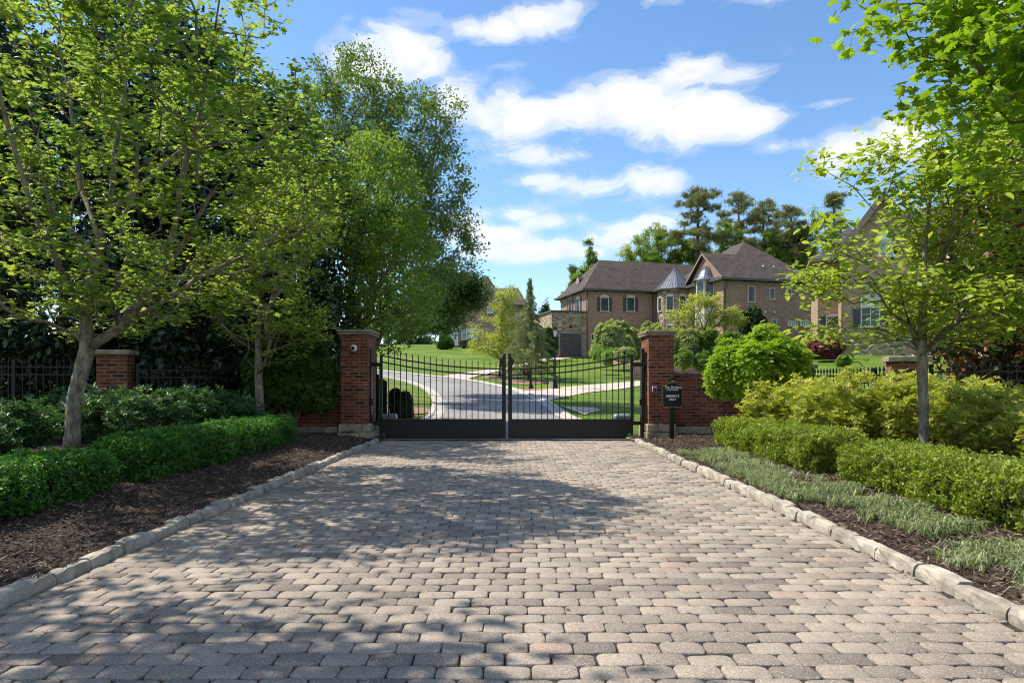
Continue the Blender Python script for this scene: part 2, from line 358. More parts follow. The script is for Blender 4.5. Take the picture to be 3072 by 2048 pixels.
# lawn
m, N, p, o = newmat('lawn'); tc = N.new('ShaderNodeTexCoord'); ob = tc.outputs['Object']
wv = N.new('ShaderNodeTexWave'); wv.inputs['Scale'].default_value = .28; wv.inputs['Distortion'].default_value = 1.2; wv.inputs['Detail'].default_value = 2; wv.bands_direction = 'DIAGONAL'; N.link(ob, wv.inputs['Vector'])
a = N.ramp(N.noise(ob, .22, 5, .6), [(.28, (.075, .145, .018)), (.5, (.125, .205, .025)), (.72, (.20, .245, .05))]); a = N.mix(1.0, a, N.ramp(wv.outputs['Fac'], [(.3, .86), (.7, 1.08)]), 'MULTIPLY')
b = N.ramp(N.noise(ob, 14, 6, .75), [(.3, .5), (.7, 1.3)])
N.link(N.mix(1.0, a, b, 'MULTIPLY'), p.inputs['Base Color']); p.inputs['Roughness'].default_value = .9; p.inputs['Specular IOR Level'].default_value = .15
bump(N, p, N.noise(ob, 22, 5, .8), .9, .05); M['lawn'] = m
# asphalt
m, N, p, o = newmat('asphalt'); tc = N.new('ShaderNodeTexCoord'); ob = tc.outputs['Object']
a = N.ramp(N.noise(ob, .5, 5, .6), [(.3, (.165, .16, .155)), (.5, (.235, .228, .22)), (.7, (.28, .272, .262))]); b = N.ramp(N.noise(ob, 70, 4, .8), [(.3, .8), (.7, 1.18)])
N.link(N.mix(1.0, a, b, 'MULTIPLY'), p.inputs['Base Color']); p.inputs['Roughness'].default_value = .85; bump(N, p, N.noise(ob, 80, 3), .4, .01); M['asphalt'] = m

# ------------------------------------------------------------------ terrain
def sm(t): t = np.clip(t, 0, 1); return t * t * (3 - 2 * t)
def H(x, y):
    x = np.asarray(x, float); y = np.asarray(y, float)
    z = np.where(y < 16, 0, np.where(y < 36, .05 * (y - 16), np.where(y < 110, 1 + .09 * (y - 36), 7.66)))
    z = z + 1.4 * sm((x - 11) / 7) * sm((y - 18) / 22) * (1 - sm((y - 58) / 25))
    return z
def h(x, y): return float(H(x, y))
def at(px, py, Y): return Vector(((px - CX) / F * Y, Y, EYE - (py - HY) / F * Y))
def gp(px, py):          # where the sight line of a feature meets the rising ground
    a, b = 3.0, 130.0; lo = None
    for Y in np.arange(14, 130, .25):
        p = at(px, py, Y)
        if p.z <= h(p.x, p.y): lo = Y; break
    if lo is None: lo = 120
    return at(px, py, lo)
def grid_mesh(name, xs, ys, zf, mat):
    X, Y = np.meshgrid(xs, ys); Z = zf(X, Y); V = np.stack([X, Y, Z], -1).reshape(-1, 3)
    n, m_ = len(ys), len(xs); i, j = np.meshgrid(np.arange(n - 1), np.arange(m_ - 1), indexing='ij')
    a = i * m_ + j; Q = np.stack([a, a + 1, a + m_ + 1, a + m_], -1).reshape(-1, 4)
    return np_mesh(name, V, Q, mat, k=4, smooth=True)
xs = np.concatenate([[-1500, -600, -250, -120], np.arange(-60, 60.1, 1.0), [120, 250, 600, 1500]])
ys = np.concatenate([[-600, -200, -60, -20], np.arange(-8, 70.1, .5), np.arange(72, 130, 3), [160, 220, 350, 700, 2000]])
g = grid_mesh('ground', xs, ys, lambda x, y: H(x, y) - np.where(y < 15.9, .06, 0), M['lawn']); tag(g, kind='structure')

def resample(pts, n):
    P = np.array([[p[0], p[1]] for p in pts], float); d = np.r_[0, np.cumsum(np.hypot(*np.diff(P, axis=0).T))]
    t = np.linspace(0, d[-1], n)
    # smooth with catmull-like average
    Q = np.stack([np.interp(t, d, P[:, 0]), np.interp(t, d, P[:, 1])], 1)
    for _ in range(max(1, n // 14)): Q[1:-1] = (Q[:-2] + 2 * Q[1:-1] + Q[2:]) / 4
    return Q
def ribbon(name, L, Rr, mat, off=.02, n=60, m_=8, kind='structure'):
    A, B = resample(L, n), resample(Rr, n); t = np.linspace(0, 1, m_)
    P = A[:, None, :] * (1 - t[None, :, None]) + B[:, None, :] * t[None, :, None]
    Z = H(P[..., 0], P[..., 1]) + off; V = np.concatenate([P, Z[..., None]], -1).reshape(-1, 3)
    i, j = np.meshgrid(np.arange(n - 1), np.arange(m_ - 1), indexing='ij'); a = i * m_ + j
    Q = np.stack([a, a + 1, a + m_ + 1, a + m_], -1).reshape(-1, 4)
    o = np_mesh(name, V, Q, mat, k=4, smooth=True)
    for p_ in o.data.polygons[:1]:
        if p_.normal.z < 0: o.data.flip_normals()
    return tag(o, kind=kind)

# road beyond the gate
RE = [(2.75, 15.57), (2.4, 18)] + [gp(*q)[:2] for q in [(1714, 1260), (1679, 1237), (1637, 1206), (1580, 1183), (1538, 1167), (1447, 1147), (1377, 1137), (1307, 1130), (1154, 1113)]] + [(-22, 60)]
LE = [(-2.95, 15.57), (-2.75, 18)] + [gp(*q)[:2] for q in [(1297, 1255), (1306, 1235), (1309.7, 1216), (1307, 1196), (1296, 1180), (1276.5, 1165), (1220, 1144), (1151.5, 1130)]] + [(-20, 45)]
ribbon('road', LE, RE, M['asphalt'], .02, 110, 10)
def kerb_line(name, pts, side, mat, w=.16, hh=.075, n=110):
    Q = resample(pts, n); T = np.gradient(Q, axis=0); T /= np.linalg.norm(T, axis=1)[:, None]; Nn = np.stack([T[:, 1], -T[:, 0]], 1) * side
    mb = MB(); prof = [(-.30, .03), (-.02, .035), (0, hh - .02), (.02, hh), (w, hh), (w + .01, -.05)]
    vs = []
    for q, nn in zip(Q, Nn):
        for d, z in prof:
            x, y = q + nn * d; vs.append((x, y, h(*q) + z))
    k = len(prof); fs = [(i * k + j, i * k + j + 1, (i + 1) * k + j + 1, (i + 1) * k + j) for i in range(n - 1) for j in range(k - 1)]
    mb.add(vs, fs); o = mb.build(name, mat); return tag(o, kind='structure')
kerb_line('road_kerb', RE[1:], 1, M['concrete']); kerb_line('road_kerb', LE[1:], -1, M['concrete'])
ribbon('sidewalk', [gp(*q)[:2] for q in [(1558, 1172), (1746, 1157), (1919, 1144), (2120, 1128)]], [gp(*q)[:2] for q in [(1640, 1203), (1766, 1178), (1919, 1159), (2120, 1142)]], M['paving'], .03, 50, 6)
ribbon('garage_drive', [gp(*q)[:2] for q in [(1330, 1129), (1506, 1104), (1562, 1093), (1664, 1069.5), (1677, 1067)]], [gp(*q)[:2] for q in [(1400, 1139), (1511, 1111), (1590, 1093), (1700, 1076), (1780, 1070)]], M['paving'], .05, 60, 6)
ribbon('drain_apron', [gp(*q)[:2] for q in [(1684, 1221), (1787, 1225)]], [gp(*q)[:2] for q in [(1752, 1246), (1802, 1234)]], M['paving'], .03, 10, 6)
a, b = gp(1684, 1236), gp(1733, 1259)
mb = MB(); mb.bar((a.x + .01, a.y, h(a.x, a.y) + .04), (b.x + .01, b.y, h(b.x, b.y) + .04), .05, .06)  # solid dark bar painted for the shade inside the drain opening
t = mb.build('drain_inlet', M['core'], loc=(a.x, a.y, h(a.x, a.y))); tag(t, 'dark bar for the shade in the storm drain slot of the kerb beyond the gate', 'drain')
def blob(name, pts, mat, off=.03, kind='structure'):
    c = gp(*pts[0]); n = 28; vs = [(c.x, c.y, h(c.x, c.y) + off + .05)]
    rx, ry = pts[1]
    for k in range(n):
        a = 2 * math.pi * k / n; r = 1 + .12 * math.sin(3 * a + 1) + .06 * math.sin(7 * a); x = c.x + math.cos(a) * rx * r; y = c.y + math.sin(a) * ry * r
        vs.append((x, y, h(x, y) + off))
    mb = MB(); mb.add(vs, [(0, 1 + k, 1 + (k + 1) % n) for k in range(n)], True); return tag(mb.build(name, mat, recalc=False), kind=kind)
M['pinestraw'] = simple('pine_straw', (.24, .15, .10), 1, 0, .4, 8, .6)
blob('tree_ring', [(1580, 1146), (1.7, 1.6)], M['pinestraw']); blob('tree_ring', [(1500, 1133), (1.3, 1.4)], M['pinestraw'])
blob('tree_ring', [(1590, 1170), (.9, .8)], M['pinestraw'])
blob('planting_bed', [(1890, 1088), (3.0, 4.2)], M['pinestraw'])
blob('planting_bed', [(1190, 1235), (1.3, 1.6)], M['pinestraw'])

# ------------------------------------------------------------------ driveway
XL, XR, Y0, Y1 = -2.95, 2.72, -1.2, 15.57
pw, pd = .2165, .1405
def pavers():
    ang = []; hx, hy, cc = pw / 2 - .0010, pd / 2 - .0012, .027
    o = [(-hx + cc, -hy), (-hx * .3, -hy - .001), (hx * .3, -hy - .001), (hx - cc, -hy), (hx - cc * .3, -hy + cc * .38), (hx, -hy + cc * 1.1), (hx, hy - cc * 1.1), (hx - cc * .3, hy - cc * .38),
         (hx - cc, hy), (hx * .3, hy + .001), (-hx * .3, hy + .001), (-hx + cc, hy), (-hx + cc * .3, hy - cc * .38), (-hx, hy - cc * 1.1), (-hx, -hy + cc * 1.1), (-hx + cc * .3, -hy + cc * .38)]
    o = np.array(o); k = len(o)
    cs = []
    r = 0; y = Y0
    while y < Y1:
        x = XL - pw * (.5 if r % 2 else 0) + random.uniform(-.02, .02)
        while x < XR:
            cx = x + pw / 2; wx0 = max(x, XL); wx1 = min(x + pw, XR)
            if wx1 - wx0 > .06: cs.append(((wx0 + wx1) / 2, y + pd / 2, (wx1 - wx0) / pw))
            x += pw
        y += pd; r += 1
    cs = np.array(cs); n = len(cs)
    ring = o[None] * np.stack([cs[:, 2], np.ones(n)], 1)[:, None, :] + rng.normal(0, .0020, (n, k, 2))
    ring = ring * rng.uniform(.968, .998, (n, 1, 2))
    th = rng.normal(0, .012, n); c_, s_ = np.cos(th)[:, None], np.sin(th)[:, None]
    ring = np.stack([ring[..., 0] * c_ - ring[..., 1] * s_, ring[..., 0] * s_ + ring[..., 1] * c_], -1)
    zt = rng.normal(0, .0022, n); tx = rng.normal(0, .014, n); ty = rng.normal(0, .02, n)
    def lvl(f, z):
        q = ring * f; zz = z + zt[:, None] + q[..., 0] * tx[:, None] + q[..., 1] * ty[:, None]
        return np.concatenate([q + cs[:, None, :2], zz[..., None]], -1)
    L = [lvl(1.0, -.022), lvl(.995, -.008), lvl(.978, -.002), lvl(.935, 0.0005)]
    cen = np.concatenate([cs[:, :2], zt[:, None] + .0018], 1)[:, None, :]
    V = np.concatenate(L + [cen], 1); K = 4 * k + 1
    T = []
    for l in range(3):
        for i in range(k):
            j = (i + 1) % k; T += [(l * k + i, l * k + j, (l + 1) * k + j), (l * k + i, (l + 1) * k + j, (l + 1) * k + i)]
    for i in range(k): T.append((3 * k + i, 3 * k + (i + 1) % k, 4 * k))
    T = np.array(T)[None] + (np.arange(n) * K)[:, None, None]
    ed = np.minimum(cs[:, 0] - XL, XR - cs[:, 0])
    rv = np.clip(rng.random(n), 0, 1)
    rnd = np.repeat(rv, K)
    return np_mesh('driveway', V, T, M['paver'], rnd=rnd, smooth=True)
drv = pavers(); tag(drv, kind='structure')
mb = MB(); mb.add([(XL - .05, Y0, -.0125), (XR + .05, Y0, -.0125), (XR + .05, Y1, -.0125), (XL - .05, Y1, -.0125)], [(0, 1, 2, 3)]); tag(mb.build('paving_joint_sand', M['joint']), kind='structure')
mb = MB(); mb.add([(XL, Y1, -.004), (2.9, Y1, -.004), (2.9, Y1 + 1, .018), (XL, Y1 + 1, .018)], [(0, 1, 2, 3)]); tag(mb.build('gate_threshold', M['asphalt']), kind='structure')

# granite kerb stones
def kerb(side, x):
    mb = MB(); y = -1.2
    while y < 15.2:
        L = random.uniform(.24, .52); y2 = min(y + L, 15.35); g_ = .006
        hh = .082 + random.uniform(-.014, .014); w_ = .12 + random.uniform(-.02, .02); ox = random.uniform(-.012, .012)
        nseg = 6; sec = []
        for k in range(nseg + 1):
            yy = y + g_ + (y2 - y - 2 * g_) * k / nseg; e = .006 if 0 < k < nseg else .012
            j = lambda s_=.0045: random.gauss(0, s_)
            pr = [(0 + j(), -.03), (.004 + j(), hh * .5), (e + .004 + j(.004), hh - e + j(.003)), (.03, hh + j(.003)), (w_ - .02, hh + j(.004)), (w_ + j(), -.03)]
            if k in (0, nseg): pr = [(a + .004, b - (.006 if b > 0 else 0)) for a, b in pr]
            sec.append([(x + side * (a + ox), yy, b) for a, b in pr])
        K = len(sec[0]); vs = [p for s_ in sec for p in s_]
        fs = [(i * K + q, i * K + (q + 1) % K, (i + 1) * K + (q + 1) % K, (i + 1) * K + q) for i in range(nseg) for q in range(K)] + [tuple(range(K)), tuple(range((nseg + 1) * K - 1, nseg * K - 1, -1))]
        mb.add(vs, fs); y = y2
    return tag(mb.build('granite_kerb', M['granite']), kind='structure')
kerb(-1, XL); kerb(1, XR)

# mulch beds
def bedz(x):
    d = np.where(x < 0, -3.06 - x, x - 2.83); return .055 + .10 * sm(d / 1.3) + .12 * sm((d - 1.2) / 4)
def nz(x, y): return .018 * np.sin(x * 5.1 + y * 2.3) * np.cos(y * 3.7 - x) + .012 * np.sin(x * 13 + 1.7 * y) * np.sin(y * 11)
for (a, b) in ((-16, -3.07), (2.84, 14)):
    o = grid_mesh('mulch_bed', np.linspace(a, b, 160), np.arange(-1.5, 16.3, .1), lambda x, y: bedz(x) + nz(x, y), M['mulch']); tag(o, kind='structure')
def bz(x, y): return float(bedz(np.array(x)) + nz(x, y))
def chips(x0, x1, y0, y1, n, mat, nm, label):
    y = y0 + (y1 - y0) * rng.random(n) ** 1.5; x = x0 + (x1 - x0) * rng.random(n); P = np.stack([x, y, bedz(x) + nz(x, y) + .006 + .012 * rng.random(n)], 1)
    L = rng.uniform(.012, .045, n) * (1 + (rng.random(n) > .9) * .8); W = rng.uniform(.003, .009, n); th = rng.random(n) * 6.28; tl = rng.normal(0, .35, n)
    d = np.stack([np.cos(th) * np.cos(tl), np.sin(th) * np.cos(tl), np.sin(tl)], 1); s_ = np.stack([-np.sin(th), np.cos(th), rng.normal(0, .3, n)], 1)
    up = np.cross(d, s_)
    up *= np.sign(up[:, 2:3]) * .004
    V = np.stack([P - d * L[:, None], P + s_ * W[:, None] - up, P + d * L[:, None], P - s_ * W[:, None] - up, P + up], 1)
    T = np.array([(0, 1, 4), (1, 2, 4), (2, 3, 4), (3, 0, 4)])[None] + (np.arange(n) * 5)[:, None, None]
    o = np_mesh(nm, V, T, mat, rnd=np.repeat(rng.random(n), 5)); tag(o, label, 'mulch', kind='stuff')
chips(-5.0, -3.0, 2.0, 15.5, 26000, M['chips'], 'bark_mulch', 'shredded dark bark mulch between the left kerb and hedges')
chips(2.78, 4.6, 2.0, 15.5, 26000, M['chips'], 'bark_mulch', 'shredded brown bark mulch between the right kerb and hedges')

# crumbs of bark and dead leaves blown against the kerbs and over the paving
n = 520; x = np.concatenate([XR - np.abs(rng.normal(0, .10, 260)), XL + np.abs(rng.normal(0, .08, 120)), rng.uniform(XL, XR, 140)]); y = rng.uniform(2.2, 14, n); th = rng.random(n) * 6.28; L = rng.uniform(.008, .028, n); W = L * rng.uniform(.15, .5, n)
P = np.stack([x, y, np.full(n, .008)], 1); d = np.stack([np.cos(th), np.sin(th), rng.normal(0, .12, n)], 1); s_ = np.stack([-np.sin(th), np.cos(th), rng.normal(0, .12, n)], 1)
V = np.stack([P - d * L[:, None], P + s_ * W[:, None] + [0, 0, .003], P + d * L[:, None], P - s_ * W[:, None] + [0, 0, .003]], 1); T = np.array([(0, 1, 2), (0, 2, 3)])[None] + (np.arange(n) * 4)[:, None, None]
M['litter'] = chipmat('leaf_litter', (.05, .03, .015), (.20, .12, .06), (.40, .27, .13))
o = np_mesh('leaf_litter', V, T, M['litter'], rnd=np.repeat(rng.random(n), 4)); tag(o, 'dry leaf and bark crumbs scattered along the kerbs on the paving', 'litter', kind='stuff')

# ------------------------------------------------------------------ leaves
def tpl(kind):
    if kind == 'maple':
        out_ = [(0, 0), (.30, .02), (.26, .20), (.62, .34), (.30, .46), (.34, .70), (.12, .66), (0, 1.05)]
        pts = [(x * .85, y - .05) for x, y in out_]; pts = pts + [(-x * .85, y - .05) for x, y in out_[-2:0:-1]]
        V = [(0, .35, .05)] + [(x, y, -.22 * abs(x) - .06 * y * y) for x, y in pts]; k = len(pts)
        T = [(0, 1 + i, 1 + (i + 1) % k) for i in range(k)]
    elif kind == 'oval':
        V = [(0, 0, 0), (.24, .32, .06), (.20, .72, .05), (0, 1.05, -.05), (-.20, .72, .05), (-.24, .32, .06), (0, .5, 0)]
        T = [(0, 1, 6), (1, 2, 6), (2, 3, 6), (3, 4, 6), (4, 5, 6), (5, 0, 6)]
    elif kind == 'diamond':
        V = [(0, 0, 0), (.30, .5, .06), (0, 1, -.04), (-.30, .5, .06)]; T = [(0, 1, 2), (0, 2, 3)]
    elif kind == 'spray':      # a short twig with leaves either side, for far crowns
        V = []; T = []
        for i, (x, y, a) in enumerate([(.0, .5, 0), (.28, .18, 1.0), (-.28, .22, -1.0), (.2, .62, .7), (-.22, .6, -.8)]):
            c_, s_ = math.cos(a), math.sin(a); o_ = len(V)
            for (u, v_, w_) in [(0, -.05, 0), (.17, .22, .08), (0, .5, -.05), (-.17, .22, .0)]: V.append((x + u * c_ + v_ * s_, y - u * s_ + v_ * c_ - .1, w_ + .1 * math.sin(i * 2.1)))
            T += [(o_, o_ + 1, o_ + 2), (o_, o_ + 2, o_ + 3)]
    elif kind == 'needle':     # tuft of needles
        V = []; T = []
        for i in range(9):
            a = 2.4 * i; t_ = .5 + .3 * math.sin(i * 1.9); dx_, dz_ = math.cos(a) * t_, math.sin(a) * t_; o_ = len(V)
            V += [(-.035 * math.sin(a), 0, .035 * math.cos(a)), (.035 * math.sin(a), 0, -.035 * math.cos(a)), (dx_, .75, dz_)]; T.append((o_, o_ + 1, o_ + 2))
    elif kind == 'specks':     # seven small roundish leaves round a twig end
        V = []; T = []; q = random.Random(5)
        for i in range(7):
            c_ = Vector((q.uniform(-.8, .8), q.uniform(-.6, .9), q.uniform(-.5, .5))); n_ = Vector((q.uniform(-1, 1), q.uniform(-1, 1), q.uniform(.1, 1.2))).normalized(); t_ = n_.orthogonal().normalized(); b_ = n_.cross(t_); o_ = len(V)
            for (u, v_) in ((0, -.42), (.27, -.12), (.22, .25), (0, .42), (-.22, .25), (-.27, -.12)): V.append(tuple(c_ + t_ * u + b_ * v_))
            T += [(o_, o_ + 1, o_ + 2), (o_, o_ + 2, o_ + 3), (o_, o_ + 3, o_ + 4), (o_, o_ + 4, o_ + 5)]
    elif kind == 'sprig':      # five small leaves in a rosette
        V = []; T = []
        for i in range(5):
            a = i * 1.2566 + .2; c_, s_ = math.cos(a), math.sin(a); o_ = len(V)
            for (u, v_, w_) in [(0, .0, 0), (.22, .5, .22), (0, .95, .22), (-.22, .5, .22)]: V.append((u * c_ + v_ * s_, -u * s_ + v_ * c_, w_))
            T += [(o_, o_ + 1, o_ + 2), (o_, o_ + 2, o_ + 3)]
    elif kind == 'blade':
        V = [(-.04, 0, 0), (.04, 0, 0), (-.035, .35, .45), (.035, .35, .45), (-.02, .75, .5), (.02, .75, .5), (0, 1.1, .25)]; T = [(0, 1, 3), (0, 3, 2), (2, 3, 5), (2, 5, 4), (4, 5, 6)]
    return np.array(V, float), np.array(T)
def unit(a): return a / (np.linalg.norm(a, axis=-1, keepdims=True) + 1e-9)
def leaves(name, P, size, kind, mat, parent=None, up=1.0, outw=None, rand=.8, droop=.0, var=.35, rnd=None):
    n = len(P); V, T = tpl(kind)
    nn = np.zeros((n, 3)); nn[:, 2] = up; nn += rng.normal(0, rand, (n, 3)) * .6
    if outw is not None: nn += outw
    nn = unit(nn); r = rng.normal(0, 1, (n, 3)); r[:, 2] -= droop
    if outw is not None: r += outw * 1.2
    t_ = unit(r - nn * np.sum(r * nn, 1, keepdims=True)); b = np.cross(t_, nn)
    sc = size * rng.uniform(1 - var, 1 + var, n)
    W = (V[None, :, 0, None] * b[:, None] + V[None, :, 1, None] * t_[:, None] + V[None, :, 2, None] * nn[:, None]) * sc[:, None, None] + P[:, None]
    Tt = T[None] + (np.arange(n) * len(V))[:, None, None]
    if rnd is None: rnd = rng.random(n)
    return np_mesh(name, W, Tt, mat, parent, rnd=np.repeat(np.clip(rnd, 0, 1), len(V)))
def inell(E, n, shell=.0):
    """points in a union of ellipsoids (cx,cy,cz,rx,ry,rz)"""
    vol = np.array([e[3] * e[4] * e[5] for e in E]); k = rng.choice(len(E), n, p=vol / vol.sum()); E = np.array(E)[k]
    d = unit(rng.normal(0, 1, (n, 3))); r = (shell + (1 - shell) * rng.random(n)) ** (1 / 3)
    return E[:, :3] + d * r[:, None] * E[:, 3:6]
def clumpy(P, f, keep):
    ph = rng.random(6) * 6.28
    v = np.sin(P[:, 0] * f + ph[0]) * np.sin(P[:, 1] * f * 1.1 + ph[1]) + np.sin(P[:, 2] * f * 1.3 + ph[2]) * np.sin(P[:, 0] * f * .7 + ph[3]) + .6 * np.sin((P[:, 0] + P[:, 1] + P[:, 2]) * f * 1.9 + ph[4])
    return P[v > np.quantile(v, 1 - keep)]

def grow(skel, targets, bf=.35, step=.35, wob=.05):
    """minimum-cost branching from given limbs to the crown targets; returns positions, parents"""
    pos = []; par = []; pl = []
    def addn(p, q):
        pos.append(np.array(p, float)); par.append(q); pl.append(0 if q < 0 else pl[q] + np.linalg.norm(pos[-1] - pos[q])); return len(pos) - 1
    for line in skel:
        if not pos: cur = addn(line[0], -1)
        else:
            A = np.array(pos); cur = int(np.argmin(np.linalg.norm(A - np.array(line[0]), axis=1)))
        for p in line[1:]:
            a = pos[cur].copy(); b = np.array(p, float); k = max(1, int(np.linalg.norm(b - a) / step))
            for i in range(1, k + 1): cur = addn(a + (b - a) * i / k + rng.normal(0, wob * .3, 3) * (i < k), cur)
    skn = len(pos)
    # do not branch from the lowest trunk
    Tg = np.array(targets, float); nT = len(Tg)
    best = np.full(nT, 1e9); bi = np.zeros(nT, int); zmin = min(t[2] for t in Tg) - 1.2
    def upd(i):
        if pos[i][2] < skel[0][0][2] + .9 * (skel[0][1][2] - skel[0][0][2]) and i < skn: return
        v = Tg - pos[i]; d = np.linalg.norm(v, axis=1); c = d + bf * pl[i] + .35 * np.maximum(0, -v[:, 2])
        m_ = c < best; best[m_] = c[m_]; bi[m_] = i
    for i in range(len(pos)): upd(i)
    done = np.zeros(nT, bool)
    for _ in range(nT):
        c = np.where(done, 1e9, best); j = int(np.argmin(c)); done[j] = True; a = pos[bi[j]]; cur = bi[j]; b = Tg[j]
        L = np.linalg.norm(b - a); k = max(1, int(L / step)); off = rng.normal(0, wob * L, 3); off[2] -= .04 * L
        for i in range(1, k + 1):
            t_ = i / k; cur = addn(a + (b - a) * t_ + off * math.sin(math.pi * t_), cur); upd(cur)
    return np.array(pos), np.array(par)
def woody(name, pos, par, r_root, r_tip, mat, parent, minr=0, nthick=10, expo=2.4):
    n = len(pos); ch = [[] for _ in range(n)]
    for i, q in enumerate(par):
        if q >= 0: ch[q].append(i)
    acc_ = np.zeros(n)
    for i in range(n - 1, -1, -1):
        acc_[i] = 1.0 if not ch[i] else sum(acc_[c] for c in ch[i])
    # exponent so that root matches r_root
    e = math.log(r_root / r_tip) / math.log(max(acc_[0], 2)); rad = r_tip * acc_ ** e
    mb = MB(); stack = [(0, -1)]
    while stack:
        st, pr = stack.pop(); path = [] if pr < 0 else [pos[pr]]; rr = [] if pr < 0 else [min(rad[st] * 1.1, rad[pr])]
        cur = st
        while True:
            path.append(pos[cur]); rr.append(rad[cur])
            if not ch[cur]: break
            cs = sorted(ch[cur], key=lambda c: -acc_[c])
            for c in cs[1:]: stack.append((c, cur))
            cur = cs[0]
        if max(rr) < minr or len(path) < 2: continue
        rr[-1] *= .5
        if pr < 0: rr[0] *= 1.35
        mx = max(rr); mb.tube(path, rr, nthick if mx > .05 else (6 if mx > .02 else 4))
    o = mb.build(name, mat, parent, recalc=False); return o, rad, acc_
def tree(name, label, base, skel, E, ntarget, nleaf, lsize, kind, lmat, bmat, r_root, r_tip=.006, cat='tree', group=None, sig=.22, bf=.35, keep=1.0, f=1.2,
         step=.35, up=1.0, rand=.8, droop=.3, flat=.7, pn=('trunk', 'crown'), zmin=None, minr=0, shell=.15, tipw=3, gnd=True):
    base = Vector(base); root = thing(name, label, cat, base, 0, group); B = np.array(base)
    T_ = inell(E, int(ntarget / keep), shell)
    if keep < 1: T_ = clumpy(T_, f, keep)
    if zmin is not None: T_ = T_[T_[:, 2] > zmin]
    sk = [[np.array(p) - B for p in l] for l in skel]
    pos, par = grow(sk, T_ - B, bf, step)
    o, rad, acc_ = woody(pn[0], pos, par, r_root, r_tip, bmat, root, minr)
    thin = np.where(acc_ <= tipw)[0]; sel = rng.choice(thin, nleaf); q = par[sel]; q = np.where(q < 0, sel, q)
    t_ = rng.random((nleaf, 1)); P = pos[sel] * t_ + pos[q] * (1 - t_) + rng.normal(0, sig, (nleaf, 3)) * [1, 1, flat]
    # each twig's leaves share part of their tone
    tone = rng.random(len(pos))[sel] * .5 + rng.random(nleaf) * .5
    leaves(pn[1], P, lsize, kind, lmat, root, up=up, rand=rand, droop=droop, rnd=tone)
    return root
def L3(D, *pts): return [np.array(at(px, py, D)) for px, py in pts]
def EL_(D, px, py, hw, hh, depth): c = at(px, py, D); return (c.x, c.y, c.z, hw / F * D, depth, hh / F * D)

LEAFSCALE = 1.0
# --- large maple, front left
D = 8.7; t1 = at(205, 1345, D); t1.z = .2
sk = [[(t1.x, D, .15)] + L3(D, (222, 1200), (262, 1045)),
      L3(D, (262, 1045), (258, 950), (275, 829), (325, 638)) + [np.array(at(357, 383, 8.9)), np.array(at(376, 200, 9.1)), np.array(at(400, -60, 9.3))],
      L3(D, (262, 1045), (357, 985), (446, 880)) + [np.array(at(510, 733, 8.6)), np.array(at(540, 560, 8.5)), np.array(at(600, 350, 8.4)), np.array(at(640, 120, 8.4))],
      [np.array(at(446, 880, 8.7)), np.array(at(520, 780, 8.4)), np.array(at(638, 574, 8.2)), np.array(at(800, 420, 8.1)), np.array(at(900, 250, 8.1))],
      [np.array(at(258, 950, 8.7)), np.array(at(200, 850, 8.3)), np.array(at(100, 640, 8.0)), np.array(at(30, 400, 7.9))],
      [np.array(at(325, 638, 8.7)), np.array(at(420, 560, 9.4)), np.array(at(560, 440, 10.0)), np.array(at(700, 300, 10.4))],
      [np.array(at(300, 720, 8.7)), np.array(at(240, 560, 9.2)), np.array(at(215, 350, 9.6)), np.array(at(180, 100, 10))],
      [np.array(at(400, 940, 8.7)), np.array(at(600, 830, 8.9)), np.array(at(800, 740, 9.2)), np.array(at(930, 680, 9.4))]]
E = [EL_(8.9, 420, 480, 560, 560, 2.9), EL_(9.0, 250, 100, 560, 500, 3.0), EL_(8.7, 730, 480, 300, 420, 1.9), EL_(8.9, 150, 780, 420, 280, 2.0), EL_(8.8, 640, 830, 260, 170, 1.5), EL_(8.8, 600, 120, 320, 330, 2.0), EL_(8.9, 850, 330, 130, 210, 1.2)]
tree('maple_tree', 'large young-leaved maple with pale forked trunk behind the left hedges', (t1.x, D, .15), sk, E, 1250, 21500, .086, 'maple', M['maple'], M['bark'], .092, .0058, sig=.10, flat=.35, zmin=1.75, keep=.72, f=1.7, up=1.5, rand=.65)
# --- slim maple left of the gate wall
D = 14.3
sk = [L3(D, (780, 1262), (776, 1120), (775, 1060)), L3(D, (775, 1060), (776, 900), (790, 760), (800, 620)), L3(D, (776, 1060), (700, 1010), (630, 930)), L3(D, (776, 1080), (850, 1040), (930, 1000)),
      L3(D, (776, 950), (860, 850), (940, 740)), L3(D, (776, 930), (700, 840), (640, 740))]
E = [EL_(D, 800, 860, 210, 250, 1.7), EL_(D, 860, 700, 170, 200, 1.5), EL_(D, 700, 950, 130, 100, 1.2), EL_(D, 920, 960, 100, 90, 1.0), EL_(13.4, 900, 560, 140, 190, 1.3)]
tree('maple_tree', 'slim maple with a thin grey trunk at the far end of the left hedge', sk[0][0], sk, E, 650, 11500, .075, 'maple', M['maple_young'], M['bark'], .085, .0045, sig=.10, flat=.4, keep=.8, f=1.9, zmin=1.5, up=1.4, rand=.65)
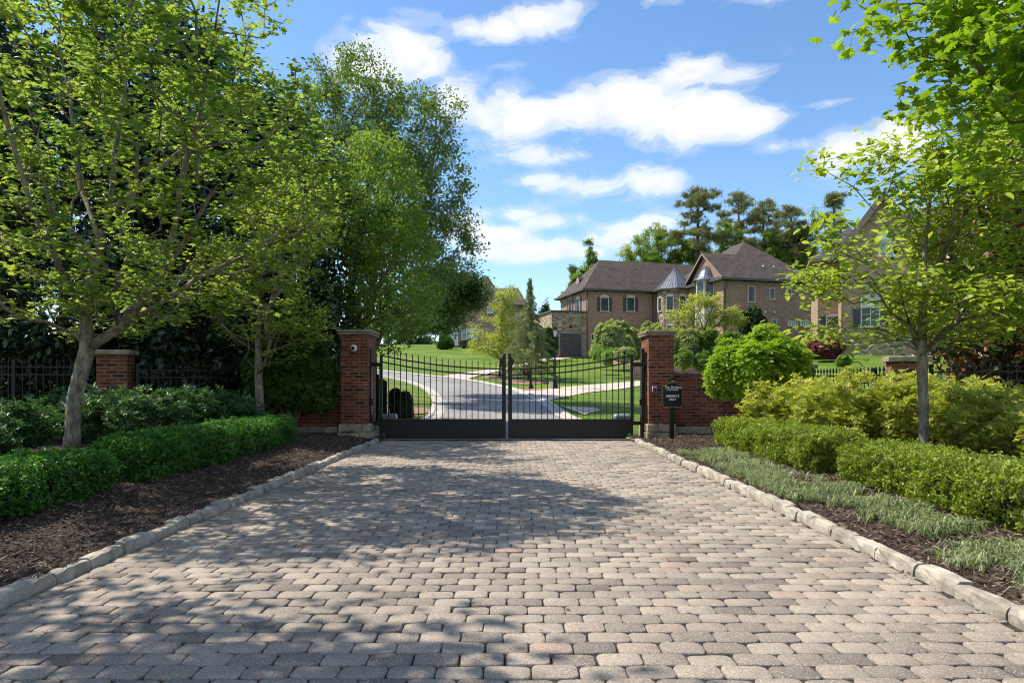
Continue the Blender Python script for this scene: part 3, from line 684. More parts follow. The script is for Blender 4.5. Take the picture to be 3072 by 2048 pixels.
# --- round tree behind the left gate pillar
D = 19
sk = [[at(1010, 1235, D), at(1015, 1120, D), at(1030, 1020, D)]] + [L3(D, (1030, 1020), (1060, 850), (1090, 700), (1110, 520)), L3(D, (1030, 1010), (1110, 900), (1180, 780), (1230, 640)), L3(D, (1030, 1030), (1120, 960), (1230, 930)), L3(D, (1015, 1060), (980, 900), (970, 700))]
E = [EL_(D, 1130, 640, 150, 250, 1.9), EL_(D, 1180, 800, 150, 200, 1.9), EL_(D, 1030, 760, 130, 250, 1.7), EL_(18, 1190, 960, 120, 100, 1.3), EL_(D, 1150, 470, 70, 90, 1.0)]
tree('leafy_tree', 'round-crowned spring green tree just behind the left gate pillar', sk[0][0], sk, E, 900, 27000, .10, 'oval', M['tree_mid'], M['bark_tan'], .12, .005, sig=.13, bf=.3, up=.7)
# --- tall tree beyond
D = 27
sk = [[at(1075, 1190, D), at(1085, 1050, D), at(1110, 900, D)]] + [L3(D, (1110, 900), (1140, 650), (1140, 400), (1120, 260)), L3(D, (1110, 880), (1260, 680), (1300, 480), (1310, 330)), L3(D, (1110, 900), (1280, 820), (1400, 740))]
E = [EL_(D, 1100, 300, 120, 150, 2.4), EL_(D, 1020, 330, 110, 190, 2.0), EL_(D, 1040, 560, 120, 200, 2.0), EL_(D, 1230, 400, 130, 150, 2.6), EL_(D, 1290, 560, 130, 190, 2.8), EL_(D, 1340, 720, 120, 130, 2.4), EL_(D, 1160, 600, 170, 300, 3), EL_(D, 1290, 840, 100, 130, 2), EL_(D, 1430, 720, 50, 30, .8), EL_(D, 1330, 330, 60, 70, 1.2)]
tree('tall_tree', 'tall blue-green tree rising highest against the clouds left of the gate', sk[0][0], sk, E, 1200, 46000, .12, 'oval', M['tree_tall'], M['bark'], .2, .008, sig=.19, keep=.85, f=1.0, up=.5, step=.5)
D = 31
sk = [[at(1120, 1145, D), at(1120, 1050, D), at(1160, 960, D)], L3(D, (1160, 960), (1320, 905), (1440, 860)), L3(D, (1160, 960), (1290, 860), (1350, 790))]
E = [EL_(D, 1370, 850, 90, 80, 1.6), EL_(D, 1310, 900, 110, 110, 1.8), EL_(D, 1420, 880, 60, 50, 1)]
tree('shade_tree', 'dark green tree with a bough reaching right before the far left house', sk[0][0], sk, E, 260, 16000, .13, 'oval', M['tree_dark'], M['bark_dark'], .16, .008, sig=.24, up=.8)
# --- magnolias behind the left fence
for (X, Y, Rr, ht, nl, lab) in [(-14.2, 15.6, 2.9, 12.0, 26000, 'dark glossy magnolia behind the fence at the far left edge'), (-10.9, 16.6, 2.7, 12.5, 26000, 'dark glossy magnolia behind the forked maple trunk'),
                                (-8.3, 17.4, 2.2, 11.0, 22000, 'dark glossy magnolia right of the left brick fence pier'), (-6.3, 18.4, 1.9, 9.0, 20000, 'dark glossy magnolia nearest the left gate wall'),
                                (-15.5, 21.5, 3.4, 12.0, 12000, 'dark magnolia in the back row behind the one at the far left edge'), (-10.0, 21.5, 3.0, 12.0, 12000, 'dark magnolia in the back row behind the fence pier')]:
    E = [(X, Y, ht * .42, Rr, Rr, ht * .36), (X, Y, ht * .68, Rr * .8, Rr * .8, ht * .34), (X, Y - .3, 1.5, Rr * 1.05, Rr * .7, 1.4)]
    tree('magnolia_tree', lab, (X, Y, 0), [[(X, Y, 0), (X, Y, 1.2)], [(X, Y, 1.2), (X + .1, Y, ht * .9)]], E, 420, nl, .17, 'oval', M['magnolia'], M['bark_dark'], .18, .01, group='magnolias behind the left fence', sig=.33, shell=.35, up=.4, rand=1.0, keep=.85, f=1.1, zmin=.25)
# --- right ornamental tree
D = 8.7; b0 = at(2772, 1345, D); b0.z = .2
sk = [[(b0.x, D, .15)] + L3(D, (2770, 1200), (2765, 1060)), L3(D, (2765, 1060), (2768, 900), (2775, 760), (2790, 600), (2830, 400), (2850, 250)),
      L3(D, (2768, 1000), (2700, 880), (2600, 790), (2480, 740)), L3(D, (2768, 900), (2680, 700), (2560, 560)), L3(D, (2768, 880), (2860, 700), (2960, 480), (3050, 300)), L3(D, (2768, 1020), (2880, 960), (3000, 930)),
      L3(D, (2768, 1040), (2650, 990), (2500, 980)), [np.array(at(2768, 950, 8.7)), np.array(at(2700, 850, 8.1)), np.array(at(2620, 700, 7.7))], [np.array(at(2775, 760, 8.7)), np.array(at(2690, 560, 8.9)), np.array(at(2620, 440, 9.0))]]
E = [EL_(D, 2560, 480, 140, 42, .5), EL_(D, 2710, 540, 90, 50, .6), EL_(D, 2510, 705, 125, 50, .5), EL_(D, 2640, 725, 60, 45, .5), EL_(D, 2480, 845, 150, 50, .6), EL_(D, 2640, 860, 110, 60, .8), EL_(D, 2480, 985, 75, 32, .4), EL_(D, 2640, 1010, 110, 45, .7),
     EL_(D, 2850, 600, 110, 190, 1.1), EL_(D, 3000, 470, 150, 150, 1.2), EL_(D, 2900, 930, 220, 100, 1.1), EL_(D, 2790, 385, 110, 80, .7), EL_(D, 3010, 760, 150, 150, 1.0)]
tree('small_maple', 'small open-crowned bright green tree with a slim trunk behind the right hedge', (b0.x, D, .15), sk, E, 700, 9800, .108, 'oval', M['maple_young'], M['bark'], .06, .0035, sig=.12, keep=.9, f=2.0, zmin=1.25, up=1.2, rand=.7, droop=.6)
# --- near maple overhanging top right
sk = [[(6.6, 4.6, 0), (6.4, 4.7, 2.2)], [(6.4, 4.7, 2.2), (5.0, 5.0, 4.2), at(3000, 60, 5.1), at(2760, 60, 5.1), at(2560, 90, 5.2)], [at(3200, 200, 5.1), at(3000, 250, 5.0), at(2850, 260, 5.0), at(2780, 290, 5.0)],
      [(6.4, 4.7, 2.4), at(3250, 450, 5.2), at(3060, 520, 5.2)], [(6.4, 4.7, 2.4), (6.5, 4.9, 5.5)], [at(3000, 60, 5.1), at(2850, -60, 5.4), at(2700, -120, 5.5)]]
E = [EL_(5.1, 2720, 80, 190, 110, .55), EL_(5.2, 2560, 110, 80, 55, .3), EL_(5.0, 2900, 200, 190, 160, .6), EL_(5.1, 3060, 60, 200, 260, .8), EL_(5.1, 3100, 420, 150, 200, .6), EL_(5.2, 2830, 380, 120, 60, .35), EL_(5.4, 2900, -150, 400, 180, 1.0), EL_(5.2, 3300, 0, 300, 500, 1.2)]
tree('maple_tree', 'nearby maple whose big-leaved boughs hang into the upper right corner', (6.6, 4.6, 0), sk, E, 330, 5000, .10, 'maple', M['bright'], M['bark_tan'], .14, .0035, sig=.10, up=.9, rand=.7, droop=.8, zmin=2.2, keep=.9, f=3)
# --- magnolia right
for (X, Y, Rr, ht, nl, lab) in [(10.4, 13.8, 2.0, 6.8, 15000, 'rusty-leaved magnolia behind the right iron fence')]:
    E = [(X, Y, 3.2, Rr, Rr, 2.3), (X, Y, 5.0, Rr * .75, Rr * .75, 1.9), (X + .3, Y - .3, 2, Rr * .9, Rr, 1)]
    tree('magnolia_tree', lab, (X, Y, .2), [[(X, Y, .2), (X, Y, 1)], [(X, Y, 1), (X, Y, 6)]], E, 300, nl, .17, 'oval', M['magnolia_brown'], M['bark_dark'], .15, .01, sig=.3, shell=.3, up=.2, rand=1.3, zmin=1.0)
# off-frame tree on the left of the camera that throws the near shade
E = [(-6.5, 3.4, 6.2, 2.8, 2.4, 2.3), (-5.0, 2.9, 6.6, 1.7, 1.6, 1.5)]
tree('maple_tree', 'maple beside the left of the drive whose shade reaches the near paving', (-7.0, 3.4, .2), [[(-7, 3.4, .2), (-6.9, 3.4, 2.6)], [(-6.9, 3.4, 2.6), (-6.3, 3.4, 7.5)], [(-6.9, 3.4, 3), (-4.9, 3.3, 6.6)]], E, 330, 9000, .12, 'maple', M['maple'], M['bark'], .14, .005, sig=.22)

# ------------------------------------------------------------------ background trees
def bg_tree(name, label, px, top, bot, D, hw, nleaf, lsize, mat, kind='spray', group=None, cat='tree', up=.6, E=None):
    top_ = at(px, top, D); X = top_.x; z0 = h(X, D); zt = top_.z; zb = at(px, bot, D).z; w_ = hw / F * D; hh = (zt - zb) / 2
    if E is None:
        E = []; n = 9
        for i in range(n):
            t_ = (i + .5) / n; zc = zb + 2 * hh * t_; rr = w_ * (math.sin(math.pi * min(.97, .18 + .8 * t_)) ** .7)
            a = random.uniform(0, 6.28); E.append((X + math.cos(a) * rr * .45, D + math.sin(a) * rr * .45, zc, rr * .6, rr * .6, hh * .26))
    sk = [[(X, D, z0), (X, D, z0 + (zb - z0) * .8 + .3)], [(X, D, z0 + (zb - z0) * .8 + .3), (X + w_ * .1, D, zt - hh * .2)]]
    return tree(name, label, (X, D, z0), sk, E, 260, nleaf, lsize, kind, mat, M['bark_dark'], max(.12, w_ * .05), .02, cat=cat, group=group, sig=w_ * .07, up=up, step=1.2, shell=.4, tipw=4, rand=1.0)
BT = [('leafy_tree', 'lone bright leafy tree above the left end of the brown house roof', 1762, 728, 1040, 90, 48, 'tree_mid', 5000),
      ('leafy_tree', 'drooping leafy tree against the left side of the brown house', 1722, 780, 1060, 92, 46, 'tree_tall', 5000),
      ('leafy_tree', 'pale bushy tree at the left end of the wood behind the roof ridge', 1880, 735, 1000, 95, 75, 'jmaple', 7000),
      ('leafy_tree', 'broad leafy tree behind the middle of the roof ridge', 1975, 665, 1000, 96, 115, 'tree_mid', 13000),
      ('leafy_tree', 'leafy tree in front of the tallest pine behind the roof', 2080, 700, 980, 93, 95, 'tree_mid', 9000),
      ('leafy_tree', 'leafy tree between the pines above the pointed roof', 2290, 690, 960, 98, 90, 'tree_mid', 9000),
      ('leafy_tree', 'leafy tree behind the right slope of the pointed roof', 2440, 640, 980, 100, 100, 'tree_mid', 10000)]
BT += [('leafy_tree', 'broad tree far left, seen through the fence beside the forked maple', -150, 700, 1140, 48, 420, 'tree_mid', 9000), ('leafy_tree', 'broad tree seen under the magnolias right of the forked maple', 420, 760, 1140, 46, 330, 'tree_tall', 8000), ('leafy_tree', 'broad tree seen behind the slim maple', 800, 800, 1130, 44, 200, 'tree_mid', 7000),
       ('leafy_tree', 'leafy tree in the gap between the tallest pine and the conical pine', 2170, 668, 960, 97, 80, 'tree_mid', 9000), ('leafy_tree', 'leafy tree below the bushy rounded pine', 2365, 668, 960, 99, 85, 'tree_mid', 9000), ('leafy_tree', 'low leafy tree just above the roof ridge beside the turret', 1935, 745, 960, 90, 70, 'tree_mid', 6000),
       ('leafy_tree', 'leafy tree behind the lawn nearest the left gate pillar', 1165, 860, 1060, 112, 70, 'tree_mid', 8000), ('leafy_tree', 'leafy tree left of the far left house', 1262, 830, 1050, 114, 75, 'tree_tall', 8000), ('leafy_tree', 'leafy tree touching the left end of the far left house', 1335, 880, 1050, 108, 40, 'tree_mid', 4000),
       ('leafy_tree', 'far tree left of the gate pillar seen under the magnolias', 1060, 880, 1070, 115, 70, 'tree_mid', 6000)]
for nm, lab, px, top, bot, D, hw, mt, nl in BT:
    bg_tree(nm, lab, px, top, bot, D, hw, nl, .36, M[mt], group='leafy trees behind the houses')
def pine(label, px, top, bot, D, hw, nl, seed):
    random.seed(seed); tp = at(px, top, D); X = tp.x; z0 = h(X, D); zt = tp.z; zb = at(px, bot, D).z; w_ = hw / F * D; E = []
    for i in range(30):
        t_ = i / 29; zc = zb + (zt - zb) * (t_ ** .9); rr = w_ * (1.12 - .55 * t_) * random.uniform(.35, 1.1); a = i * 2.4 + random.uniform(-.4, .4)
        E.append((X + math.cos(a) * rr * .75, D + math.sin(a) * rr * .75, zc, rr * .36 + .25, rr * .36 + .25, .34))
    E.append((X, D, zt - .6, .8, .8, .8))
    sk = [[(X, D, z0), (X, D, zb - 1)], [(X, D, zb - 1), (X + .2, D, (zt + zb) / 2), (X, D, zt - .3)]]
    tree('pine_tree', label, (X, D, z0), sk, E, 420, int(nl * .95), .42, 'needle', M['pine'], M['bark_dark'], .26, .035, sig=.22, up=.6, step=1.0, shell=.2, tipw=5, rand=1.2, bf=.1, group='pines behind the houses')
pine('tallest pine, standing alone left of the pointed roof', 2090, 566, 760, 92, 92, 8000, 1)
pine('conical pine just right of the tallest pine', 2214, 584, 800, 100, 80, 7000, 2)
pine('pine with thin top between the conical pine and the bushy one', 2288, 612, 820, 104, 78, 7000, 3)
pine('bushy rounded pine behind the right slope of the pointed roof', 2372, 622, 820, 98, 92, 9000, 4)
pine('pine showing just left of the tan gable', 2500, 585, 820, 90, 55, 5000, 5)

# small garden trees beyond the gate
D = 41; p0 = gp(1500, 1133)
D = p0.y
E = [EL_(D, 1500, 900, 40, 45, .8), EL_(D, 1475, 980, 70, 40, 1.2), EL_(D, 1535, 960, 55, 50, 1.0), EL_(D, 1490, 1040, 85, 35, 1.4), EL_(D, 1530, 1050, 60, 30, 1.2), EL_(D, 1450, 1060, 50, 14, .8), EL_(D, 1530, 890, 35, 40, .6)]
tree('young_tree', 'young airy light green tree on the lawn just above the centre of the gate', (p0.x, p0.y, h(p0.x, p0.y)), [[(p0.x, D, h(p0.x, D)), at(1503, 1080, D)], [at(1503, 1080, D), at(1508, 870, D)]], E, 380, 11000, .11, 'oval', M['jmaple'], M['bark_dark'], .09, .008, sig=.17, keep=.85, f=2)
def deodar():
    p = gp(1588, 1143); X, D = p.x, p.y; z0 = h(X, D); zt = at(1607, 832, D).z; root = thing('cedar_tree', 'tall feathery blue-green cedar with a bare spire top beyond the gate', 'tree', (X, D, z0))
    mb = MB(); Ht = zt - z0; mb.tube([(0, 0, 0), (.03, 0, Ht * .5), (.14, 0, Ht)], [.13, .07, .01], 8); P = []; O = []
    nb = 120
    for i in range(nb):
        t_ = (i + .5) / nb; z = Ht * (.07 + .92 * t_); sp = (1 - t_) ** .75 if t_ < .5 else .59 * (2 * (1 - t_)) ** 1.5 * .75 + .05
        Lb = 2.0 * sp * random.uniform(.7, 1.15); a = i * 2.39996 + random.uniform(-.3, .3)
        pts = []; 
        for k in range(7):
            s_ = k / 6; pts.append((.03 + math.cos(a) * Lb * s_, math.sin(a) * Lb * s_, z + .42 * Lb * s_ - .62 * Lb * s_ * s_))
        mb.tube(pts, [.016 * (1 - k / 7) + .004 for k in range(7)], 4)
        for k in range(int(10 + 52 * Lb)):
            s_ = random.random() ** .8; i0 = min(5, int(s_ * 6)); fr = s_ * 6 - i0; q = np.array(pts[i0]) * (1 - fr) + np.array(pts[i0 + 1]) * fr
            sd = random.uniform(-1, 1) * .32 * Lb * (1 - s_ * .6) * .5; q = q + np.array([-math.sin(a) * sd, math.cos(a) * sd, -abs(sd) * .35 - random.random() * .04]); P.append(q); O.append((math.cos(a) * .7 - math.sin(a) * np.sign(sd) * .5, math.sin(a) * .7 + math.cos(a) * np.sign(sd) * .5, -.25))
    mb.build('trunk', M['bark_dark'], root, recalc=False); leaves('crown', np.array(P), .17, 'needle', M['cedar'], root, up=.3, outw=np.array(O), rand=.3)
deodar()

# ------------------------------------------------------------------ shrubs
def lumps(rx, ry, hgt, n, s=.42):
    L = []
    for i in range(n):
        a = i * 2.4 + random.random(); t_ = random.random() ** .6; rr = .72 * math.sqrt(random.random())
        L.append((math.cos(a) * rx * rr, math.sin(a) * ry * rr, hgt * (.25 + .5 * t_) * (1.1 - .45 * rr), rx * s * random.uniform(.7, 1.15), ry * s * random.uniform(.7, 1.15), hgt * s * .75 * random.uniform(.7, 1.15)))
    return L
def shrub(name, label, x, y, z, rx, ry, hgt, nleaf, ls, kind, mat, group=None, nl=14, s=.42, up=.5, stems=10, low=.0, cat='shrub', rand=.8, thick=.35, core=True):
    root = thing(name, label, cat, (x, y, z), 0, group); L = np.array(lumps(rx, ry, hgt, nl, s)); a_ = L[:, 3] * L[:, 4] + L[:, 3] * L[:, 5]
    k = rng.choice(len(L), nleaf, p=a_ / a_.sum()); d = unit(rng.normal(0, 1, (nleaf, 3)) + [0, 0, .25]); r = 1 - thick * rng.random(nleaf) ** 1.6 + rng.normal(0, .05, nleaf)
    P = L[k, :3] + d * r[:, None] * L[k, 3:6]; m_ = P[:, 2] > low; P = P[m_]; d = d[m_]
    tone = .55 * rng.random(len(P)) + .45 * rng.random(len(L))[k][m_]
    leaves('foliage', P, ls, kind, mat, root, up=up, outw=d * .9, rand=rand, rnd=tone)
    mb = MB()
    for i in range(stems):
        q = L[i % len(L)]; mb.tube([(q[0] * .12, q[1] * .12, -.05), (q[0] * .45, q[1] * .45, q[2] * .45), (q[0], q[1], q[2] + q[5] * .5)], [.018 * max(1, hgt), .012 * max(1, hgt), .004], 5)
    mb.build('stems', M['twig'], root, recalc=False)
    return root
def hedge(label, x0, x1, y0, y1, z0, z1, n, ls, mat, group):
    cx, cy = (x0 + x1) / 2, (y0 + y1) / 2; hx, hy, hz = (x1 - x0) / 2, (y1 - y0) / 2, (z1 - z0) / 2; root = thing('boxwood_hedge', label, 'hedge', (cx, cy, z0), 0, group)
    def surf(n, f):
        A = np.array([hy * hz, hy * hz, hx * hz, hx * hz, hx * hy * 1.0, hx * hy * .3]); fc = rng.choice(6, n, p=A / A.sum()); q = rng.uniform(-1, 1, (n, 3))
        ax = np.array([0, 0, 1, 1, 2, 2])[fc]; sg = np.array([1, -1, 1, -1, 1, -1])[fc]; q[np.arange(n), ax] = sg
        e = np.array([3.2, 8 + 4 * hy, 3.2]); q2 = np.abs(q); nrm = (q2[:, 0] ** 4 + q2[:, 2] ** 4) ** .25; endf = np.clip((q2[:, 1] - (1 - .35 / hy)) / (.35 / hy), 0, 1); nrm = (nrm ** 4 * 1 + 0) ** .25
        P = q.copy(); P[:, 0] /= np.maximum(nrm, 1); P[:, 2] /= np.maximum(nrm, 1); shr = np.sqrt(np.maximum(0, 1 - (endf * .75) ** 2.2)); P[:, 0] *= shr ** .8; P[:, 2] = (P[:, 2] + .25) * shr ** .5 - .25
        P = P * [hx, hy, hz]
        wv = 1 + .07 * np.sin(P[:, 1] * 4.2 + cy) + .05 * np.sin(P[:, 1] * 9 + P[:, 2] * 7) + .04 * np.sin(P[:, 2] * 14 + P[:, 1] * 3)
        # narrow at the foot
        foot = .82 + .18 * sm((P[:, 2] + hz) / (hz * .9)); P[:, 0] *= wv * foot; P[:, 2] *= (1 + .05 * np.sin(P[:, 1] * 3.1 + 2 * P[:, 0]) + .04 * np.sin(P[:, 1] * 8.3))
        L_ = np.sin(P[:, 0] * 21 + 3 * np.sin(P[:, 1] * 5)) * np.sin(P[:, 1] * 17 + 2) * np.sin(P[:, 2] * 19 + 1) + .6 * np.sin(P[:, 1] * 37 + P[:, 0] * 29) * np.sin(P[:, 2] * 33)
        P *= (1 + .085 * L_[:, None] * np.array([1, .1, 1]))
        return P * f
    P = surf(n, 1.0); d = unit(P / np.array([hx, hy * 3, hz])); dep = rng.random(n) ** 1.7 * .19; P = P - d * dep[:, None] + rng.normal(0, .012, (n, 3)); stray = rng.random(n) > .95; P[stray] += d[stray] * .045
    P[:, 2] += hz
    lf = .5 + .25 * np.sin(P[:, 1] * 6 + P[:, 2] * 9) * np.sin(P[:, 0] * 8 + 1); tone = .6 * rng.random(n) + .4 * lf - 2.0 * dep  # leaves set deeper turn darker: inner shade put into their tone
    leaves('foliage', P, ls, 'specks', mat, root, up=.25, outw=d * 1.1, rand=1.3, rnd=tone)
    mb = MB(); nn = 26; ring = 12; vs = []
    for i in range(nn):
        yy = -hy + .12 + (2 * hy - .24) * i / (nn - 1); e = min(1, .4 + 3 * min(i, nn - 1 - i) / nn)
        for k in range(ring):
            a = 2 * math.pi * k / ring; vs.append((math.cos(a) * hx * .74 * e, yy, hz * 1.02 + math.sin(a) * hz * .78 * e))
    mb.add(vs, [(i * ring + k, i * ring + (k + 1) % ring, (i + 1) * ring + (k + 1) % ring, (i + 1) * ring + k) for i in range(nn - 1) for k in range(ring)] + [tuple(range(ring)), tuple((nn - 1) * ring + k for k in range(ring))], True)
    mb.build('shade_core', M['core'], root, recalc=True)  # dark solid added inside the hedge to block light, no modelled twigs
    return root
G = 'clipped boxwood hedges along the drive'
hedge('clipped shaded deep green hedge at the left edge nearest the viewer', -5.05, -4.15, 2.6, 7.25, .1, .61, 15000, .031, M['box_l'], G)
hedge('long clipped shaded deep green hedge between the forked maple and the left gate pillar', -5.0, -4.12, 7.9, 13.2, .1, .67, 17000, .031, M['box_l'], G)
hedge('clipped sunlit yellow-green hedge at the right edge nearest the viewer', 3.78, 4.75, 2.6, 8.15, .1, .61, 18000, .030, M['box_r'], G)
hedge('clipped sunlit yellow-green hedge beside the sign and right gate wall', 3.74, 4.65, 8.75, 12.9, .1, .67, 15000, .030, M['box_r'], G)
def bush(label, x, y, rx, ry, hh, nleaf, ls, mat, group, kind='sprig'):
    z0 = bz(x, y); E = [(x, y, z0 + hh * .52, rx, ry, hh * .46)]
    for i in range(7):
        a = i * 2.4 + random.random(); rr = random.uniform(.45, .8); E.append((x + math.cos(a) * rx * rr, y + math.sin(a) * ry * rr, z0 + hh * random.uniform(.35, .75), rx * .38, ry * .38, hh * random.uniform(.2, .34)))
    sk = [[(x, y, z0 - .03), (x, y, z0 + .06)]]
    for i in range(7):
        a = i * .9 + random.random() * .4; sk.append([(x, y, z0 + .06), (x + math.cos(a) * rx * .35, y + math.sin(a) * ry * .35, z0 + hh * .45)])
    return tree('azalea_bush', label, (x, y, z0 - .03), sk, E, 330, nleaf, ls, kind, mat, M['twig'], .035, .0032, cat='shrub', group=group, sig=.06, bf=.25, step=.2, up=.9, rand=.9, droop=0, shell=.1, tipw=4, pn=('stems', 'foliage'))
random.seed(11)
GA = 'loose azaleas in the shade of the left bed'
for (x, y, rx, ry, hh, lab) in [(-7.0, 9.0, .9, .9, .95, 'low dark azalea at the left edge beside the forked maple trunk'), (-6.3, 11.6, 1.1, 1.0, 1.25, 'dark azalea just right of the forked maple trunk'),
                                (-5.7, 13.3, .9, .8, 1.15, 'dark azalea behind the middle of the long left hedge'), (-7.6, 12.2, 1.0, .8, 1.25, 'dark azalea in front of the left brick fence pier'), (-6.6, 14.3, 1.0, .7, 1.2, 'dark azalea beside the slim maple trunk')]:
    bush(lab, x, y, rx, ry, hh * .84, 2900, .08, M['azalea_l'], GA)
shrub('spreading_shrub', 'feathery dark green shrub hanging over the left gate wall', -4.9, 15.1, .35, 1.15, .55, 2.15, 9000, .09, 'sprig', M['tree_dark'], nl=16, up=.7, low=.35)
GB = 'sunlit yellow-green azaleas along the right fence'
for (x, y, rx, ry, hh, lab) in [(5.1, 12.0, 1.0, .9, 1.5, 'sunlit yellow-green azalea between the glossy round shrub and the hedge'), (5.5, 10.6, 1.1, 1.0, 1.6, 'sunlit yellow-green azalea left of the slim right tree trunk'), (6.3, 10.3, 1.1, 1.0, 1.5, 'sunlit yellow-green azalea behind the slim right tree trunk'),
                                (6.4, 8.7, 1.0, .9, 1.22, 'leggy azalea just right of the slim tree trunk'), (7.4, 9.3, 1.0, .9, 1.22, 'leggy azalea near the right edge in front of the iron fence'), (6.6, 7.5, 1.0, .9, 1.05, 'low azalea at the right edge behind the nearest hedge')]:
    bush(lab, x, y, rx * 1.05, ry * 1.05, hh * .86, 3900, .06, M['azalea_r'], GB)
D = 13.3; c = at(2262, 1100, D)
shrub('glossy_shrub', 'large rounded glossy green shrub on bare stems against the right gate wall', c.x + .1, D, .2, 1.12, 1.0, 2.35, 10500, .105, 'sprig', M['bright'], nl=44, s=.30, up=.8, stems=14, low=.85, rand=.6)
shrub('glossy_shrub', 'small dark leafy sprout at the foot of the large rounded shrub', 4.6, 13.0, .2, .3, .3, .75, 380, .09, 'sprig', M['darkshrub'], nl=6)
# shrubs by the brown house
def pxshrub(nm, lab, px, top, bot, D, hw, n, ls, mat, kind='sprig', grp=None, up=.6, **k):
    t_ = at(px, top, D); b = at(px, bot, D); z0 = min(b.z, b.z); w_ = hw / F * D
    return shrub(nm, lab, t_.x, D, z0, w_, w_ * .8, (t_.z - z0) * 1.0, n, ls, kind, mat, grp, up=up, **k)
GL = 'laurels in front of the brown house'
pxshrub('laurel_bush', 'tallest pale laurel, left end of the laurel row before the brown house', 1842, 955, 1078, 50, 62, 5200, .19, M['laurel'], grp=GL, nl=20)
pxshrub('laurel_bush', 'laurel second from the left in the row before the brown house', 1905, 975, 1078, 51, 48, 3600, .19, M['laurel'], grp=GL)
pxshrub('laurel_bush', 'pointed laurel showing just left of the right gate pillar', 1950, 955, 1078, 51, 36, 3000, .19, M['laurel'], grp=GL)
pxshrub('laurel_bush', 'laurel directly behind the right gate pillar cap', 2000, 975, 1078, 50, 45, 3400, .19, M['laurel'], grp=GL)
pxshrub('laurel_bush', 'laurel just right of the right gate pillar', 2060, 985, 1085, 50, 50, 3800, .19, M['laurel'], grp=GL)
pxshrub('laurel_bush', 'darker laurel under the pale feathery maple', 2130, 985, 1085, 50, 50, 3800, .19, M['tree_mid'], grp=GL)
pxshrub('laurel_bush', 'laurel behind the glossy round shrub', 2200, 990, 1085, 49, 50, 3200, .19, M['tree_mid'], grp=GL)
D = 52; lx = at(2100, 1035, D); lz = lx.z - .6
E = [EL_(D, 2085, 905, 60, 22, 1.2), EL_(D, 2160, 930, 70, 22, 1.4), EL_(D, 2050, 945, 60, 20, 1.3), EL_(D, 2120, 895, 55, 18, 1.2), EL_(D, 2190, 965, 60, 18, 1.2), EL_(D, 2060, 985, 55, 18, 1.2), EL_(D, 2140, 965, 70, 22, 1.5), EL_(D, 2100, 1000, 60, 18, 1.3), EL_(D, 2215, 945, 30, 10, .6)]
tree('lacy_maple', 'pale feathery spreading maple in front of the house turret', (lx.x, D, lz), [[(lx.x, D, lz), (lx.x, D, lz + .8)], [(lx.x, D, lz + .8), at(2060, 940, D), at(2040, 900, D)], [(lx.x, D, lz + .8), at(2130, 940, D), at(2150, 900, D)]], E, 330, 9500, .15, 'oval', M['jmaple'], M['bark_dark'], .09, .012, sig=.16, up=1.5, step=.5, bf=.5)
pxshrub('dark_bush', 'dark purple-green bush right of the pale feathery maple', 2260, 925, 1010, 54, 45, 3000, .2, M['darkshrub'])
pxshrub('low_bush', 'low sparse shrub behind the wall right of the gate pillar', 2050, 1050, 1115, 40, 30, 900, .13, M['tree_mid'], thick=.8)
pxshrub('low_bush', 'low sparse shrub left of the glossy round shrub', 2110, 1050, 1120, 40, 30, 900, .13, M['tree_mid'], thick=.8)
pxshrub('low_bush', 'small shrub beside the right pillar in the pine straw bed', 1870, 1040, 1090, 44, 40, 1100, .14, M['laurel'], thick=.8)
pxshrub('low_bush', 'soft green shrub at the foot of the tan house by the red bush', 2465, 1000, 1085, 40, 60, 3000, .13, M['azalea_r'])
pxshrub('red_bush', 'dark red barberry bush at the corner of the tan house', 2478, 1010, 1075, 38, 52, 3600, .10, M['red'], nl=20)
pxshrub('low_bush', 'small round green bush right of the red bush', 2530, 1062, 1100, 34, 24, 1100, .09, M['tree_mid'])
pxshrub('dark_hedge_bush', 'dark trimmed bush behind the gate at the left kerb', 1200, 1165, 1262, 20.5, 38, 3600, .075, M['darkshrub'])
pxshrub('house_bush', 'clipped dark bush below the triple window of the far left house', 1407, 1018, 1046, 92, 28, 1400, .2, M['darkshrub'])
pxshrub('house_bush', 'green bush left of the pale door of the far left house', 1335, 1010, 1050, 88, 28, 1400, .25, M['tree_dark'])
GC = 'narrow evergreens between the houses'
for px, top, w_, lab in [(1632, 922, 7, 'taller narrow evergreen left of the lamp post'), (1643, 922, 6, 'narrow evergreen nearest the brown house'), (1623, 945, 7, 'shortest narrow evergreen beside the cedar')]:
    pxshrub('cypress_tree', lab, px, top, 1075, 84, w_, 1500, .28, M['tree_dark'], 'spray', GC, nl=16, s=.7, cat='tree', up=.2)
pxshrub('evergreen_shrub', 'dense evergreen shrub between the cedar and the stone garage', 1640, 975, 1072, 62, 34, 3600, .22, M['tree_dark'])
pxshrub('shrub_tree', 'bluish tree peeping behind the far left house roof', 1582, 905, 1060, 100, 30, 1800, .3, M['tree_tall'], 'spray')
